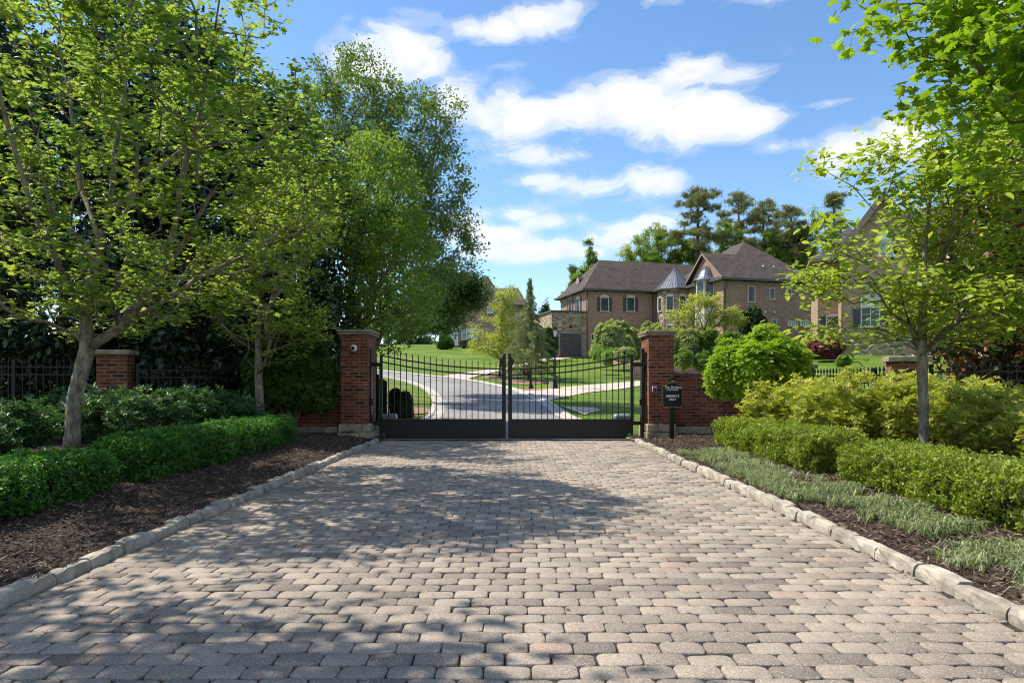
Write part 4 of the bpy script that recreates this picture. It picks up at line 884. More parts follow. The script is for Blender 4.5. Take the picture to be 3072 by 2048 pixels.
def clump(lab, px, py, D, hgt):
    p = at(px, py, D); root = thing('grass_clump', lab, 'ornamental grass', (p.x, D, p.z), 0, 'arching grass clumps beside the lawn'); n = 380
    a = rng.random(n) * 6.28; O = np.stack([np.cos(a) * .4, np.sin(a) * .4, np.full(n, 1.3)], 1); P = rng.normal(0, .12, (n, 3)) * [1, 1, .1]
    V, T = tpl('blade'); u = unit(np.stack([np.cos(a), np.sin(a), np.zeros(n)], 1)); s_ = np.cross(u, [0, 0, 1.]); sc = hgt * rng.uniform(.6, 1.1, n)
    sp = rng.uniform(.15, .95, n)
    W = P[:, None] + (V[None, :, 0, None] * s_[:, None] * .5 + V[None, :, 1, None] * u[:, None] * sp[:, None, None] + V[None, :, 2, None] * np.array([0, 0, 1.0]) * (3.2 - 2.2 * sp)[:, None, None]) * sc[:, None, None]
    np_mesh('blades', W, T[None] + (np.arange(n) * len(V))[:, None, None], M['grass_clump'], root, rnd=np.repeat(rng.random(n), len(V)))
clump('taller arching grass clump at the left end of the pine straw bed', 1790, 1080, 46, .8); clump('arching grass clump below the taller one beside the lawn', 1822, 1094, 43, .8)
def lir(label, x0, x1, y0, y1, nt, f=1.0):
    x = rng.uniform(x0, x1, nt); y = rng.uniform(y0, y1, nt); ex = np.minimum((x - x0), (x1 - x)) / (x1 - x0) * 2; keep = (np.sin(x * 9 + y * 3) * np.sin(y * 4.1) + 1.0 * ex + rng.normal(0, .35, nt)) > .2; x, y = x[keep], y[keep]
    k = 16; n = len(x) * k; X = np.repeat(x, k) + rng.normal(0, .02, n); Y = np.repeat(y, k) + rng.normal(0, .02, n); Z = bedz(X) + nz(X, Y); a = rng.random(n) * 6.28; V, T = tpl('blade')
    u = np.stack([np.cos(a), np.sin(a), np.zeros(n)], 1); s_ = np.cross(u, [0, 0, 1.]); sc = rng.uniform(.08, .16, n) * f * np.repeat(rng.uniform(.6, 1.25, len(x)), k); sp = rng.uniform(.6, 1.5, n); P = np.stack([X, Y, Z], 1)
    W = P[:, None] + (V[None, :, 0, None] * s_[:, None] * .9 + V[None, :, 1, None] * u[:, None] * sp[:, None, None] + V[None, :, 2, None] * np.array([0, 0, 1.25])) * sc[:, None, None]
    o = np_mesh('liriope_patch', W, T[None] + (np.arange(n) * len(V))[:, None, None], M['liriope'], rnd=np.repeat(.5 * rng.random(n) + .5 * np.repeat(rng.random(len(x)), k), len(V))); tag(o, label, 'ground cover', kind='stuff')
lir('long carpet of grassy ground cover beside the right kerb near the gate', 2.9, 3.72, 7.0, 11.8, 760)
lir('middle patch of grassy ground cover in the right mulch bed', 3.15, 3.75, 5.3, 6.9, 230)
lir('nearest patch of grassy ground cover beside the right kerb', 2.92, 3.6, 3.0, 4.95, 300)

# ------------------------------------------------------------------ gate pillars, walls
def pillar(label, x0, x1, y0, y1, ht):
    cx, cy = (x0 + x1) / 2, (y0 + y1) / 2; root = thing('gate_pillar', label, 'pillar', (cx, cy, 0), 0, 'brick pillars either side of the gate'); a, b = (x1 - x0) / 2, (y1 - y0) / 2
    mb = MB(); mb.box(-a, a, -b, b, .38, ht - .11); mb.build('brick_shaft', M['redbrick'], root)
    # stone footing: rough blocks in two courses
    mb = MB(); o = .05
    for z0, z1, e in ((.0, .2, .065), (.205, .385, .045)):
        for (s0, s1, mp) in ((-a - e, a + e, lambda s_, d_, z_: (s_, -b - d_, z_)), (-a - e, a + e, lambda s_, d_, z_: (s_, b + d_, z_)), (-b + .02, b - .02, lambda s_, d_, z_: (-a - d_, s_, z_)), (-b + .02, b - .02, lambda s_, d_, z_: (a + d_, s_, z_))):
            s_ = s0
            while s_ < s1 - .02:
                s2 = min(s1, s_ + random.uniform(.18, .34)); s2 = s1 if s1 - s2 < .1 else s2
                d_ = e + random.uniform(-.01, .012); mb.box(s_ + .004, s2 - .004, -.06, d_, z0 + .003, z1 - .003, mp); s_ = s2
    mb.build('stone_footing', M['basestone'], root, bevel=.012, jitter=.004)
    mb = MB(); mb.box(-a - .06, a + .06, -b - .06, b + .06, ht - .11, ht - .055); mb.box(-a - .085, a + .085, -b - .085, b + .085, ht - .054, ht); mb.build('cap_stone', M['cap'], root, bevel=.012, jitter=.004)
    return root
PH = 2.50
pillar('left brick gate pillar carrying the small white camera', -3.88, -3.27, 15.45, 16.4, PH + .02)
pillar('right brick gate pillar with the little red and blue keypad', 3.10, 3.66, 15.45, 16.4, PH)
def gwall(label, pts, ztop, name='brick_wall', th=.32, base=True, group=None):
    p0 = pts[0]; root = thing(name, label, 'wall', (p0[0], p0[1], 0), 0, group)
    b = MB(); c = MB(); f = MB()
    for (a0, a1) in zip(pts[:-1], pts[1:]):
        a0 = Vector((a0[0] - p0[0], a0[1] - p0[1], 0)); a1 = Vector((a1[0] - p0[0], a1[1] - p0[1], 0)); d = (a1 - a0); L = d.length; d.normalize(); n = Vector((d.y, -d.x, 0))
        mp = lambda s_, d_, z_: tuple(a0 + d * s_ + n * d_ + Vector((0, 0, z_)))
        b.box(0, L, -th / 2, th / 2, .3, ztop - .07, mp); s_ = 0
        while s_ < L - .01:
            s2 = min(L, s_ + random.uniform(.35, .6)); c.box(s_ + .003, s2 - .003, -th / 2 - .04, th / 2 + .04, ztop - .07 + random.uniform(0, .006), ztop + random.uniform(-.006, .006), mp); s_ = s2
        s_ = 0
        while s_ < L - .01:
            s2 = min(L, s_ + random.uniform(.2, .4)); zz = .16 + random.uniform(-.02, .02); e = th / 2 + .03 + random.uniform(0, .02)
            f.box(s_ + .004, s2 - .004, -e, e, -.1, zz, mp); f.box(s_ + .004, s2 - .004, -e + .01, e - .01, zz + .006, .31, mp); s_ = s2
    b.build('brickwork', M['redbrick'], root); c.build('coping', M['cap'], root, bevel=.01); f.build('stone_footing', M['basestone'], root, bevel=.01, jitter=.003)
    return root
gwall('high brick wing wall left of the gate behind the shrubs', [(-6.1, 15.75), (-3.885, 15.9)], 1.62)
gwall('high brick wing wall right of the gate behind the sign', [(3.665, 15.9), (6.6, 15.9)], 1.58)
gwall('low brick wall under the left iron fence', [(-14.5, 12.2), (-8.4, 13.9)], .62, 'low_brick_wall'); gwall('low brick wall running from the left fence pier to the wing wall', [(-7.85, 14.1), (-6.15, 15.7)], .62, 'low_brick_wall')
gwall('low brick wall under the right iron fence at the frame edge', [(7.25, 11.9), (10.6, 10.2)], .62, 'low_brick_wall'); gwall('low brick wall behind the azaleas left of the right fence pier', [(6.65, 15.7), (6.95, 12.5)], .62, 'low_brick_wall')
def pier(label, x, y, rz, ht=1.85, w_=.56):
    root = thing('fence_pier', label, 'pillar', (x, y, 0), rz, 'brick piers in the fence lines'); a = w_ / 2
    MB().box(-a, a, -a, a, .0, ht - .1).build('brick_shaft', M['redbrick'], root)
    MB().box(-a - .06, a + .06, -a - .06, a + .06, ht - .1, ht).build('cap_stone', M['cap'], root, bevel=.012)
pier('brick fence pier behind the forked maple trunk', -8.12, 14.0, R(15), 1.98); pier('brick fence pier behind the slim tree on the right', 7.05, 12.2, R(-20), 1.78); pier('brick pier where the right wing wall turns into the fence', 6.85, 16.1, 0, 1.75, .4)
def iron_fence(label, a0, a1, zb, zt, sp=.12, group='black iron fences on the low walls', spike=True, name='iron_fence', post=2.4):
    a0 = Vector((*a0, 0)); a1 = Vector((*a1, 0)); d = a1 - a0; L = d.length; d.normalize(); n = Vector((d.y, -d.x, 0)); root = thing(name, label, 'fence', a0, 0, group)
    mp = lambda s_, d_, z_: tuple(d * s_ + n * d_ + Vector((0, 0, z_)))
    r_ = MB(); 
    for z in (zt - .12, zt - .27, zb + .1): r_.box(0, L, -.018, .018, z - .014, z + .014, mp)
    r_.build('rails', M['black'], root)
    k = int(L / sp); pm = MB()
    for i in range(k):
        s_ = (i + .5) * sp; pm.box(s_ - .008, s_ + .008, -.008, .008, zb, zt - .03, mp)
        b = [(s_ - .02, -.02), (s_ + .02, -.02), (s_ + .02, .02), (s_ - .02, .02)]
        pm.add([mp(x_, y_, zt - .03) for x_, y_ in b] + [mp(s_, 0, zt + .06), mp(s_, 0, zt - .06)], [(0, 1, 4), (1, 2, 4), (2, 3, 4), (3, 0, 4), (1, 0, 5), (2, 1, 5), (3, 2, 5), (0, 3, 5)])
    pm.build('pickets', M['black'], root)
    for i in range(int(L / post) + 1):
        s_ = min(L - .03, i * post + .03); q = MB(); q.box(s_ - .03, s_ + .03, -.03, .03, zb, zt + .02, mp); q.build('post', M['black'], root)
    return root
iron_fence('black iron fence at the far left in front of the magnolias', (-14.5, 12.2), (-8.5, 13.87), .62, 1.75); iron_fence('black iron fence right of the left brick pier', (-7.8, 14.15), (-6.2, 15.62), .62, 1.7)
iron_fence('black spiked fence right of the slim tree trunk', (7.35, 12.03), (10.6, 10.2 + .1), .62, 1.62); iron_fence('black spiked fence left of the right brick pier', (6.72, 15.5), (7.0, 12.6), .62, 1.58)
iron_fence('distant black fence among the laurels before the brown house', (at(1870, 1060, 47).x, 47), (at(2180, 1060, 44).x, 44), h(9, 46) + .2, h(9, 46) + 1.75, .14)

# ------------------------------------------------------------------ the gate
GY = 15.9; GS = GY / F
def gx(px): return (px - CX) * GS
def rail_z(t, zc, zh): return zc + (zh - zc) * t ** 1.9
def gate_leaf(label, hinge, cen):
    s = 1 if cen > hinge else -1; W = abs(cen - hinge); root = thing('gate_leaf', label, 'gate', (hinge, GY, 0), 0, 'two leaves of the iron gate'); B = M['black']
    X = lambda d_: s * d_
    def bx(d0, d1, y0, y1, z0, z1, mb=None): mb = mb or MB(); return mb.box(min(X(d0), X(d1)), max(X(d0), X(d1)), y0, y1, z0, z1)
    bx(0, .06, -.03, .03, .1, 1.97).build('hinge_stile', B, root, bevel=.003)
    o = [(W - .045 - .045, .03), (W - .045 - .045, 1.72), (W - .165, 1.86), (W - .085, 1.94), (W - .055, 2.0), (W - .02, 2.0)]
    oc = [(W, 2.0), (W, .03), (W - .09, .03), (W - .09, 1.70), (W - .15, 1.83), (W - .085, 1.90), (W - .06, 1.955), (W - .055, 2.0)]
    mb = MB(); mb.prism([(X(a), b) for a, b in oc], -.035, .035, lambda a, d_, z_: (a, d_, z_)); mb.build('centre_stile', B, root)
    for nm, zc, zh in (('top_rail', 1.64, 1.945), ('middle_rail', 1.50, 1.80)):
        mb = MB(); n = 24; vs = []
        for i in range(n + 1):
            d_ = .05 + (W - .14) * i / n; z = rail_z(1 - i / n, zc, zh)
            for (yy, zz) in ((-.016, -.016), (.016, -.016), (.016, .016), (-.016, .016)): vs.append((X(d_), yy, z + zz))
        mb.add(vs, [(i * 4 + k, i * 4 + (k + 1) % 4, (i + 1) * 4 + (k + 1) % 4, (i + 1) * 4 + k) for i in range(n) for k in range(4)] + [(0, 1, 2, 3), (n * 4, n * 4 + 1, n * 4 + 2, n * 4 + 3)]); mb.build(nm, B, root)
    npk = 19; sp = (W - .15) / (npk + 1)
    for i in range(npk):
        d_ = .06 + sp * (i + 1); z = rail_z(1 - d_ / W, 1.64, 1.945) + .10; mb = MB(); mb.box(X(d_) - .009, X(d_) + .009, -.009, .009, .44, z)
        mb.lathe([(.006, z - .01), (.014, z + .005), (.008, z + .015), (.015, z + .03), (.006, z + .06), (.001, z + .085)], (X(d_), 0, 0), 6); mb.build('picket', B, root)
    # bottom panel with a quarter-round notch at the hinge corner
    zt, zb = .445, .05; r_ = .14; ol = [(.02, zt), (.02, zb + r_)] + [(.02 + r_ * math.sin(a), zb + r_ * 0 + r_ * math.cos(a)) for a in np.linspace(.15, 1.35, 6)] + [(.02 + r_, zb), (W - .09, zb), (W - .09, zt)]
    mb = MB(); mb.prism([(X(a), b) for a, b in ol], -.012, .012, lambda a, d_, z_: (a, d_, z_)); pn = mb.build('kick_panel', B, root)
    bx(.02, W - .09, -.03, .03, zt - .005, zt + .03).build('panel_top_rail', B, root, bevel=.003)
    bx(.17, W - .09, -.028, .028, zb - .035, zb).build('panel_bottom_rail', B, root, bevel=.003)
    rv = None
    for z, o_ in ((.34, 0), (.17, .5)):
        for i in range(20):
            x_ = X(.14 + (i + o_) * (W - .3) / 20)
            if rv is None: rv = MB().lathe([(.013, -.0125), (.011, -.019), (.004, -.023)], (0, 0, 0), 8, axis='y').build('rivet', M['rivet'], pn); q = rv
            else: q = rv.copy(); C.objects.link(q); q.parent = pn
            q.location = (x_, 0, z)
    mb = MB(); mb.tube([(X(.02 + r_ * math.sin(a)), -.02, zb + r_ * math.cos(a)) for a in np.linspace(.05, 1.5, 9)], .014, 6); mb.build('corner_scroll', B, root)
    for z in (1.74, .38): bx(-.24, .0, -.025, .025, z - .045, z + .045).build('hinge_arm', B, root, bevel=.003)
    return root
M['rivet'] = simple('rivet_metal', (.05, .055, .06), .3, .3, .1, 4)
gate_leaf('left leaf of the black iron gate', gx(1140), gx(1517.5)); gate_leaf('right leaf of the black iron gate', gx(1899), gx(1524.5))
def gate_post(label, x, s):
    root = thing('gate_post', label, 'post', (x, GY, 0), 0, 'steel posts holding the gate hinges')
    MB().box(-.035, .035, -.2, .0, 0, 2.1).build('post', M['black'], root, bevel=.004); MB().box(-.012 + s * .05, .012 + s * .05, .02, .25, .0, 2.05).build('back_plate', M['cap'], root)
    for k in (.11,): MB().box(-s * (.07 + k) - .009, -s * (.07 + k) + .009, -.01, .01, .36, 1.75).build('filler_bar', M['black'], root)
    MB().box(-.05 * s - .04, -.05 * s + .04, -.26, -.2, .80, .95).build('latch_box', M['black'], root, bevel=.01)
gate_post('black hinge post against the left pillar', gx(1140) - .2, -1); gate_post('black hinge post against the right pillar', gx(1899) + .2, 1)
# operators behind the gate
for x, lab, sx in ((-3.02, 'grey gate motor box behind the left hinge', 1), (2.68, 'grey gate motor box behind the right hinge', -1)):
    root = thing('gate_motor', lab, 'gate motor', (x, 16.7, h(0, 16.7)), 0, 'gate motors'); mb = MB(); mb.box(-.2, .2, -.2, .2, .08, .52); mb.build('cover', M['boxgrey'], root, bevel=.04); MB().box(-.24, .24, -.24, .24, 0, .08).build('base', M['concrete'], root)
    mb = MB(); mb.bar((0, -.22, .4), (sx * .3, -.75, .4), .05); mb.build('arm', M['black'], root)
# security camera on the left pillar
root = thing('security_camera', 'small round white security camera on the left gate pillar', 'camera', (gx(1061) * .97, 15.45, 1.3 + (1150 - 1044) / F * 15.45))
MB().lathe([(.075, .0), (.078, -.02), (.07, -.05), (.045, -.085)], (0, 0, 0), 24, axis='y').build('housing', M['white'], root); MB().lathe([(.04, -.086), (.034, -.11), (.015, -.122)], (0, 0, 0), 16, axis='y').build('lens', M['black'], root)
# keypad
root = thing('keypad', 'small metal keypad with a red and a blue square on the right pillar', 'keypad', (3.22, 15.44, 1.3 - (1167 - 1150) / F * 15.44))
MB().box(-.055, .055, -.05, 0, -.06, .06).build('case', M['silver'], root, bevel=.006); MB().box(-.043, -.002, -.056, -.045, -.005, .045).build('red_square', M['redled'], root); MB().box(.002, .043, -.056, -.045, -.005, .045).build('blue_square', M['blueled'], root); MB().box(-.043, .043, -.055, -.045, -.045, -.01).build('dark_panel', M['black'], root)
# sign
def text_mesh(s_, size, x, z, y, parent, shear=0, name='lettering', bold=0, sx=1.0):
    cu = bpy.data.curves.new('txt', 'FONT'); cu.body = s_; cu.size = size; cu.align_x = 'CENTER'; cu.shear = shear; cu.extrude = .0015; cu.offset = bold; cu.resolution_u = 3
    ob = bpy.data.objects.new('txt', cu); C.objects.link(ob); dg = bpy.context.evaluated_depsgraph_get(); me = bpy.data.meshes.new_from_object(ob.evaluated_get(dg)); bpy.data.objects.remove(ob)
    me.transform(Matrix.Translation((x, y, z)) @ Matrix.Rotation(math.pi / 2, 4, 'X') @ Matrix.Diagonal((sx, 1, 1, 1))); me.materials.clear(); me.materials.append(M['letter']); o = bpy.data.objects.new(name, me); C.objects.link(o); o.parent = parent; return o
SY = 14.6; sc_ = SY / F
sx0 = (2017 - CX) * sc_; root = thing('residents_sign', 'black gold-edged notice board on a post beside the right gate pillar', 'sign', (sx0, SY, .12))
Zs = lambda py: EYE - (py - HY) * sc_ - .12
def plate(g_): 
    w_ = .214 - g_; t_ = Zs(1152) - g_; b = Zs(1221) + g_; c_ = .03
    return [(-w_ + c_, b), (w_ - c_, b), (w_ - .012, b + .012), (w_, b + c_), (w_, t_ - .03), (w_ - .02, t_ - .02), (w_ * .6, t_ + .0), (w_ * .3, t_ + .035), (0, t_ + .045), (-w_ * .3, t_ + .035), (-w_ * .6, t_), (-w_ + .02, t_ - .02), (-w_, t_ - .03), (-w_, b + c_), (-w_ + .012, b + .012)]
idm = lambda a, d_, z_: (a, d_, z_)
mb = MB(); mb.prism(plate(0), -.012, .012, idm); mb.build('board', M['black'], root)
mb = MB(); P1, P2 = plate(.006), plate(.012); n = len(P1); vs = [(a, -.0145, b) for a, b in P1] + [(a, -.0145, b) for a, b in P2]; mb.add(vs, [(i, (i + 1) % n, (i + 1) % n + n, i + n) for i in range(n)]); mb.build('gold_border', M['gold'], root)
MB().box(-.045, .045, .013, .075, -.1, Zs(1152)).build('post', M['black'], root, bevel=.005)
mb = MB(); mb.box(-.04, .04, -.04, .06, Zs(1146), Zs(1140)); mb.box(-.065, .065, -.06, .07, Zs(1139.5), Zs(1134)); mb.build('post_light', M['black'], root, bevel=.006)
MB().box(-.035, .035, -.046, -.03, Zs(1145), Zs(1141)).build('lamp_lens', M['gold'], root)
text_mesh('The Enclave', .088, 0, Zs(1165.5), -.0145, root, .35, bold=.0008, sx=.86); text_mesh('AT JETT FERRY', .040, 0, Zs(1171), -.0145, root, bold=.0008, sx=.95)
text_mesh('RESIDENTS', .062, 0, Zs(1190.5), -.0145, root, bold=.0016, sx=.93); text_mesh('ONLY', .062, 0, Zs(1200.5), -.0145, root, bold=.0016, sx=.95)
# dark sign board behind the gate at left
p = at(1131, 1240, 18.6); root = thing('sign_board', 'dark back of a notice board on a post just inside the left gate hinge', 'sign', (p.x, 18.6, h(p.x, 18.6)))
zt = EYE - (1136 - HY) / F * 18.6 - h(p.x, 18.6); mb = MB(); w_ = .27; mb.prism([(-w_, .35), (w_, .35), (w_, zt - .08), (w_ * .6, zt), (0, zt + .03), (-w_ * .6, zt), (-w_, zt - .08)], -.015, .015, idm); mb.build('board', M['black'], root)
mb = MB(); mb.box(-.05, .05, -.07, -.016, 0, zt + .05); mb.box(-.07, .07, -.09, .02, zt + .05, zt + .12); mb.build('post', M['black'], root, bevel=.005)

# ------------------------------------------------------------------ lamp, mailbox, utility box
p = gp(1665, 1166); root = thing('street_lamp', 'black lamp post with a glass lantern on the lawn beyond the gate', 'street lamp', (p.x, p.y, h(p.x, p.y)))
sc_ = p.y / F; Hh = (1166 - 975) * sc_
MB().lathe([(.2, 0), (.2, .06), (.15, .12), (.13, .3), (.1, .45), (.12, .5), (.07, .56), (.05, .6), (.045, 1.6), (.04, Hh - .72), (.07, Hh - .7), (.04, Hh - .66)], n=14).build('pole', M['black'], root)
MB().lathe([(.09, Hh - .64), (.155, Hh - .28)], n=4, smooth=False).build('lantern_glass', M['lantern'], root)
mb = MB(); mb.lathe([(.05, Hh - .67), (.1, Hh - .64), (.1, Hh - .625)], n=4, smooth=False); mb.lathe([(.2, Hh - .28), (.2, Hh - .26), (.07, Hh - .12), (.06, Hh - .08), (.02, Hh - .05), (.01, Hh)], n=4, smooth=False)
for k in range(4):
    a = math.pi / 4 + k * math.pi / 2; mb.bar((math.cos(a) * .092, math.sin(a) * .092, Hh - .64), (math.cos(a) * .158, math.sin(a) * .158, Hh - .27), .014)
mb.build('lantern_frame', M['black'], root)
p = gp(1593, 1166); root = thing('mailbox', 'black mailbox with a red flag on a post before the cedar', 'mailbox', (p.x, p.y, h(p.x, p.y)))
MB().lathe([(.16, 0), (.15, .05), (.08, .2), (.05, .3), (.04, .9), (.04, 1.05), (.02, 1.1), (.035, 1.13), (.01, 1.18)], n=12).build('post', M['black'], root)
mb = MB(); o_ = [(-.12, 0), (.12, 0), (.12, .17)] + [(.12 * math.cos(a), .17 + .12 * math.sin(a)) for a in np.linspace(.3, 2.84, 7)] + [(-.12, .17)]
mb.prism(o_, -.46, .02, lambda a, d_, z_: (d_, a, z_ + .72)); mb.build('box', M['black'], root); MB().box(-.3, -.22, -.14, -.125, .86, .96).build('flag', M['redled'], root)
MB().bar((0, 0, .68), (-.4, 0, .70), .06).build('bracket', M['black'], root)
p = gp(1653, 1167); MBx = MB(); MBx.box(-.1, .1, -.08, .08, 0, .33); root = thing('utility_box', 'small pale utility box at the foot of the lamp post', 'utility box', (p.x, p.y - .1, h(p.x, p.y))); MBx.build('body', M['beige'], root, bevel=.015); MB().box(-.11, .11, -.09, .09, .33, .37).build('lid', M['beige'], root, bevel=.01)

# ------------------------------------------------------------------ houses
class House:
    def __init__(s, name, label, px, D, z0, rot):
        s.A = ((px - CX) / F * D, D); s.c, s.s = math.cos(rot), math.sin(rot); s.z0 = z0; s.root = thing(name, label, 'house', (s.A[0], s.A[1], 0), rot)
    def u(s, px, v=0.0): r = (px - CX) / F; return (r * (s.A[1] + s.c * v) - s.A[0] + s.s * v) / (s.c - r * s.s)
    def v(s, px, u=0.0): r = (px - CX) / F; return (r * (s.A[1] + s.s * u) - s.A[0] - s.c * u) / (-s.s - r * s.c)
    def z(s, py, u=0.0, v=0.0): return EYE + (HY - py) / F * (s.A[1] + s.s * u + s.c * v)
    def part(s, name, mb, mat, parent=None, **k): return mb.build(name, M[mat], parent or s.root, **k)
def front(v0): return lambda a, d_, z_: (a, v0 - d_, z_)
def left(u0): return lambda a, d_, z_: (u0 - d_, -a, z_)
def arch(c, w_, z0, z1, rise, n=8):
    return [(c - w_ / 2, z0), (c + w_ / 2, z0), (c + w_ / 2, z1 - rise)] + [(c + w_ / 2 * math.cos(a), z1 - rise + rise * math.sin(a)) for a in np.linspace(0, math.pi, n)[1:-1]] + [(c - w_ / 2, z1 - rise)]
def window(H_, mp, c, w_, z0, z1, rise=0, nx=2, nz=3, shut=0, frame='trim_light', glass='glass', arch_trim=None, fw=.07, bars='gutter'):
    top = z1 + rise
    mb = MB(); g0 = MB(); g0.prism(arch(c, w_, z0, z1, .001) if True else None, .0, .03, mp); f = MB()
    f.box(c - w_ / 2 - fw, c - w_ / 2, 0, .07, z0, z1, mp); f.box(c + w_ / 2, c + w_ / 2 + fw, 0, .07, z0, z1, mp); f.box(c - w_ / 2 - fw, c + w_ / 2 + fw, 0, .072, z1, z1 + fw, mp)
    fr = H_.part('window', f, frame)
    H_.part('sill', MB().box(c - w_ / 2 - fw - .03, c + w_ / 2 + fw + .03, 0, .12, z0 - .09, z0, mp), frame, fr)
    H_.part('pane', g0, glass, fr); b = MB()
    for i in range(1, nx): x_ = c - w_ / 2 + w_ * i / nx; b.box(x_ - .014, x_ + .014, .031, .045, z0, z1, mp)
    for i in range(1, nz): z_ = z0 + (z1 - z0) * i / nz; t_ = .028 if (nz % 2 == 0 and i == nz // 2) else .014; b.box(c - w_ / 2, c + w_ / 2, .031, .047, z_ - t_, z_ + t_, mp)
    if nx > 1 or nz > 1: H_.part('glazing_bars', b, bars, fr)
    if rise:
        n = 9; A1 = [(c + (w_ / 2 + fw + .02) * math.cos(a), z1 + fw + (rise + .0) * math.sin(a)) for a in np.linspace(0, math.pi, n)]; mb = MB(); mb.prism(A1, 0, .05, mp); H_.part('arch_panel', mb, frame, fr)
        mb = MB(); ro = .16
        for i in range(n - 1):
            a_, b_ = math.pi * i / (n - 1), math.pi * (i + 1) / (n - 1); q = lambda r_, z_, t_: (c + (w_ / 2 + fw + .02 + r_) * math.cos(t_), z1 + fw + (rise + z_) * math.sin(t_)); mb.prism([q(0.002, 0.002, a_), q(ro, ro, a_), q(ro, ro, b_), q(0.002, 0.002, b_)], 0, .08, mp)
        H_.part('brick_arch', mb, arch_trim or 'trim', fr)
    if shut:
        for sg in (-1, 1):
            x0 = c + sg * (w_ / 2 + fw + .01); x1 = x0 + sg * shut; mb = MB(); lo, hi = min(x0, x1), max(x0, x1)
            for k in range(3): mb.box(lo + (hi - lo) * k / 3 + .004, lo + (hi - lo) * (k + 1) / 3 - .004, .0, .06, z0 - .02, z1 + .04, mp)
            for zz in (z0 + .2, z1 - .2): mb.box(lo, hi, .06, .075, zz - .04, zz + .04, mp)
            H_.part('shutter', mb, 'shutter')
    return fr
def hip(H_, u0, u1, v0, v1, ze, pk, mat='shingle', oh=.45, ridge=None, name='roof', par=None, trim='gutter'):
    u0 -= oh; u1 += oh; v0 -= oh; v1 += oh; mb = MB()
    if ridge is None:
        d = min(u1 - u0, v1 - v0) / 2
        ridge = ((u0 + d, (v0 + v1) / 2), (u1 - d, (v0 + v1) / 2)) if u1 - u0 > v1 - v0 else (((u0 + u1) / 2, v0 + d), ((u0 + u1) / 2, v1 - d))
    a, b = ridge; P = [(u0, v0, ze), (u1, v0, ze), (u1, v1, ze), (u0, v1, ze), (*a, pk), (*b, pk)]
    # flared foot
    if abs(a[1] - b[1]) < 1e-6: Fc = [(0, 1, 5, 4), (1, 2, 5), (2, 3, 4, 5), (3, 0, 4), (0, 3, 2, 1)]
    else: Fc = [(0, 1, 4), (1, 2, 5, 4), (2, 3, 5), (3, 0, 4, 5), (0, 3, 2, 1)]
    mb.add(P, Fc); o = H_.part(name, mb, mat, par)
    g_ = MB(); t_ = .12; g_.box(u0 - .05, u1 + .05, v0 - t_, v0 - .003, ze - .16, ze + .05); g_.box(u0 - .05, u1 + .05, v1 + .003, v1 + t_, ze - .16, ze + .05); g_.box(u0 - t_, u0 - .06, v0 - t_, v1 + t_, ze - .158, ze + .048); g_.box(u1 + .06, u1 + t_, v0 - t_, v1 + t_, ze - .158, ze + .048)
    H_.part('gutter', g_, trim, o)
    g_ = MB(); g_.box(u0 + oh - .06, u1 - oh + .06, v0 + oh - .06, v1 - oh + .06, ze - .42, ze - .17); H_.part('cornice', g_, 'trim', o)
    g_ = MB(); g_.box(u0, u1, v0, v1, ze - .05, ze - .004); H_.part('soffit', g_, 'trim', o)
    return o

# --- brown brick house
b_ = House('brick_house', 'large brown brick house with turret, slate shutters and stone garage on the rise', 1758.8, 68, 4.06, R(15)); zb = 3.0
ZE = 10.68
b_.part('wall', MB().box(0, 13, 0, 7.8, zb, ZE - .15), 'brownbrick')
hip(b_, 0, 14.5, 0, 7.8, ZE, 14.4, ridge=((3.0, 3.9), (14.0, 3.9)))
f0 = front(0)
for px in (1813.5, 1891.6):
    u = b_.u(px); window(b_, f0, u, .78, b_.z(932.5, u), b_.z(893.5, u), .28, 3, 4, .34)
l0 = left(0)
for px in (1735, 1711): v = b_.v(px); window(b_, l0, -v, .9, b_.z(935, 0, v), b_.z(897, 0, v), .30, 2, 4, .38)
u = b_.u(1785); window(b_, f0, u, .8, 4.2, b_.z(1003, u), 0, 1, 1)
# garage annex in ledge stone
ua = b_.u(1655.5); zt = b_.z(938)
b_.part('garage_wall', MB().box(ua, -.003, .0, 6.5, zb, zt), 'ledge'); b_.part('garage_coping', MB().box(ua - .15, .1, -.16, 6.6, zt, zt + .16), 'gutter')
g0, g1 = b_.u(1679.5), b_.u(1743.3); gz0, gz1 = b_.z(1067.5), b_.z(1002)
gd = b_.part('garage_door', MB().box(g0, g1, .0, .07, gz0, gz1, f0), 'garage')
fr = MB(); fr.box(g0 - .16, g0, 0, .1, gz0, gz1, f0); fr.box(g1, g1 + .16, 0, .1, gz0, gz1, f0); fr.box(g0 - .16, g1 + .16, 0, .12, gz1, gz1 + .18, f0); b_.part('door_frame', fr, 'trim', gd)
mb = MB(); wd = (g1 - g0)
for k in range(2):
    a0, a1 = g0 + wd * (k * .5 + .03), g0 + wd * (k * .5 + .47); mb.prism([(a0, gz1 - .6), (a1, gz1 - .6), (a1, gz1 - (.12 if k == 0 else .25)), ((a0 + a1) / 2, gz1 - .12), (a0, gz1 - (.25 if k == 0 else .12))], .071, .08, f0)
b_.part('door_glass', mb, 'glass', gd)
mb = MB()
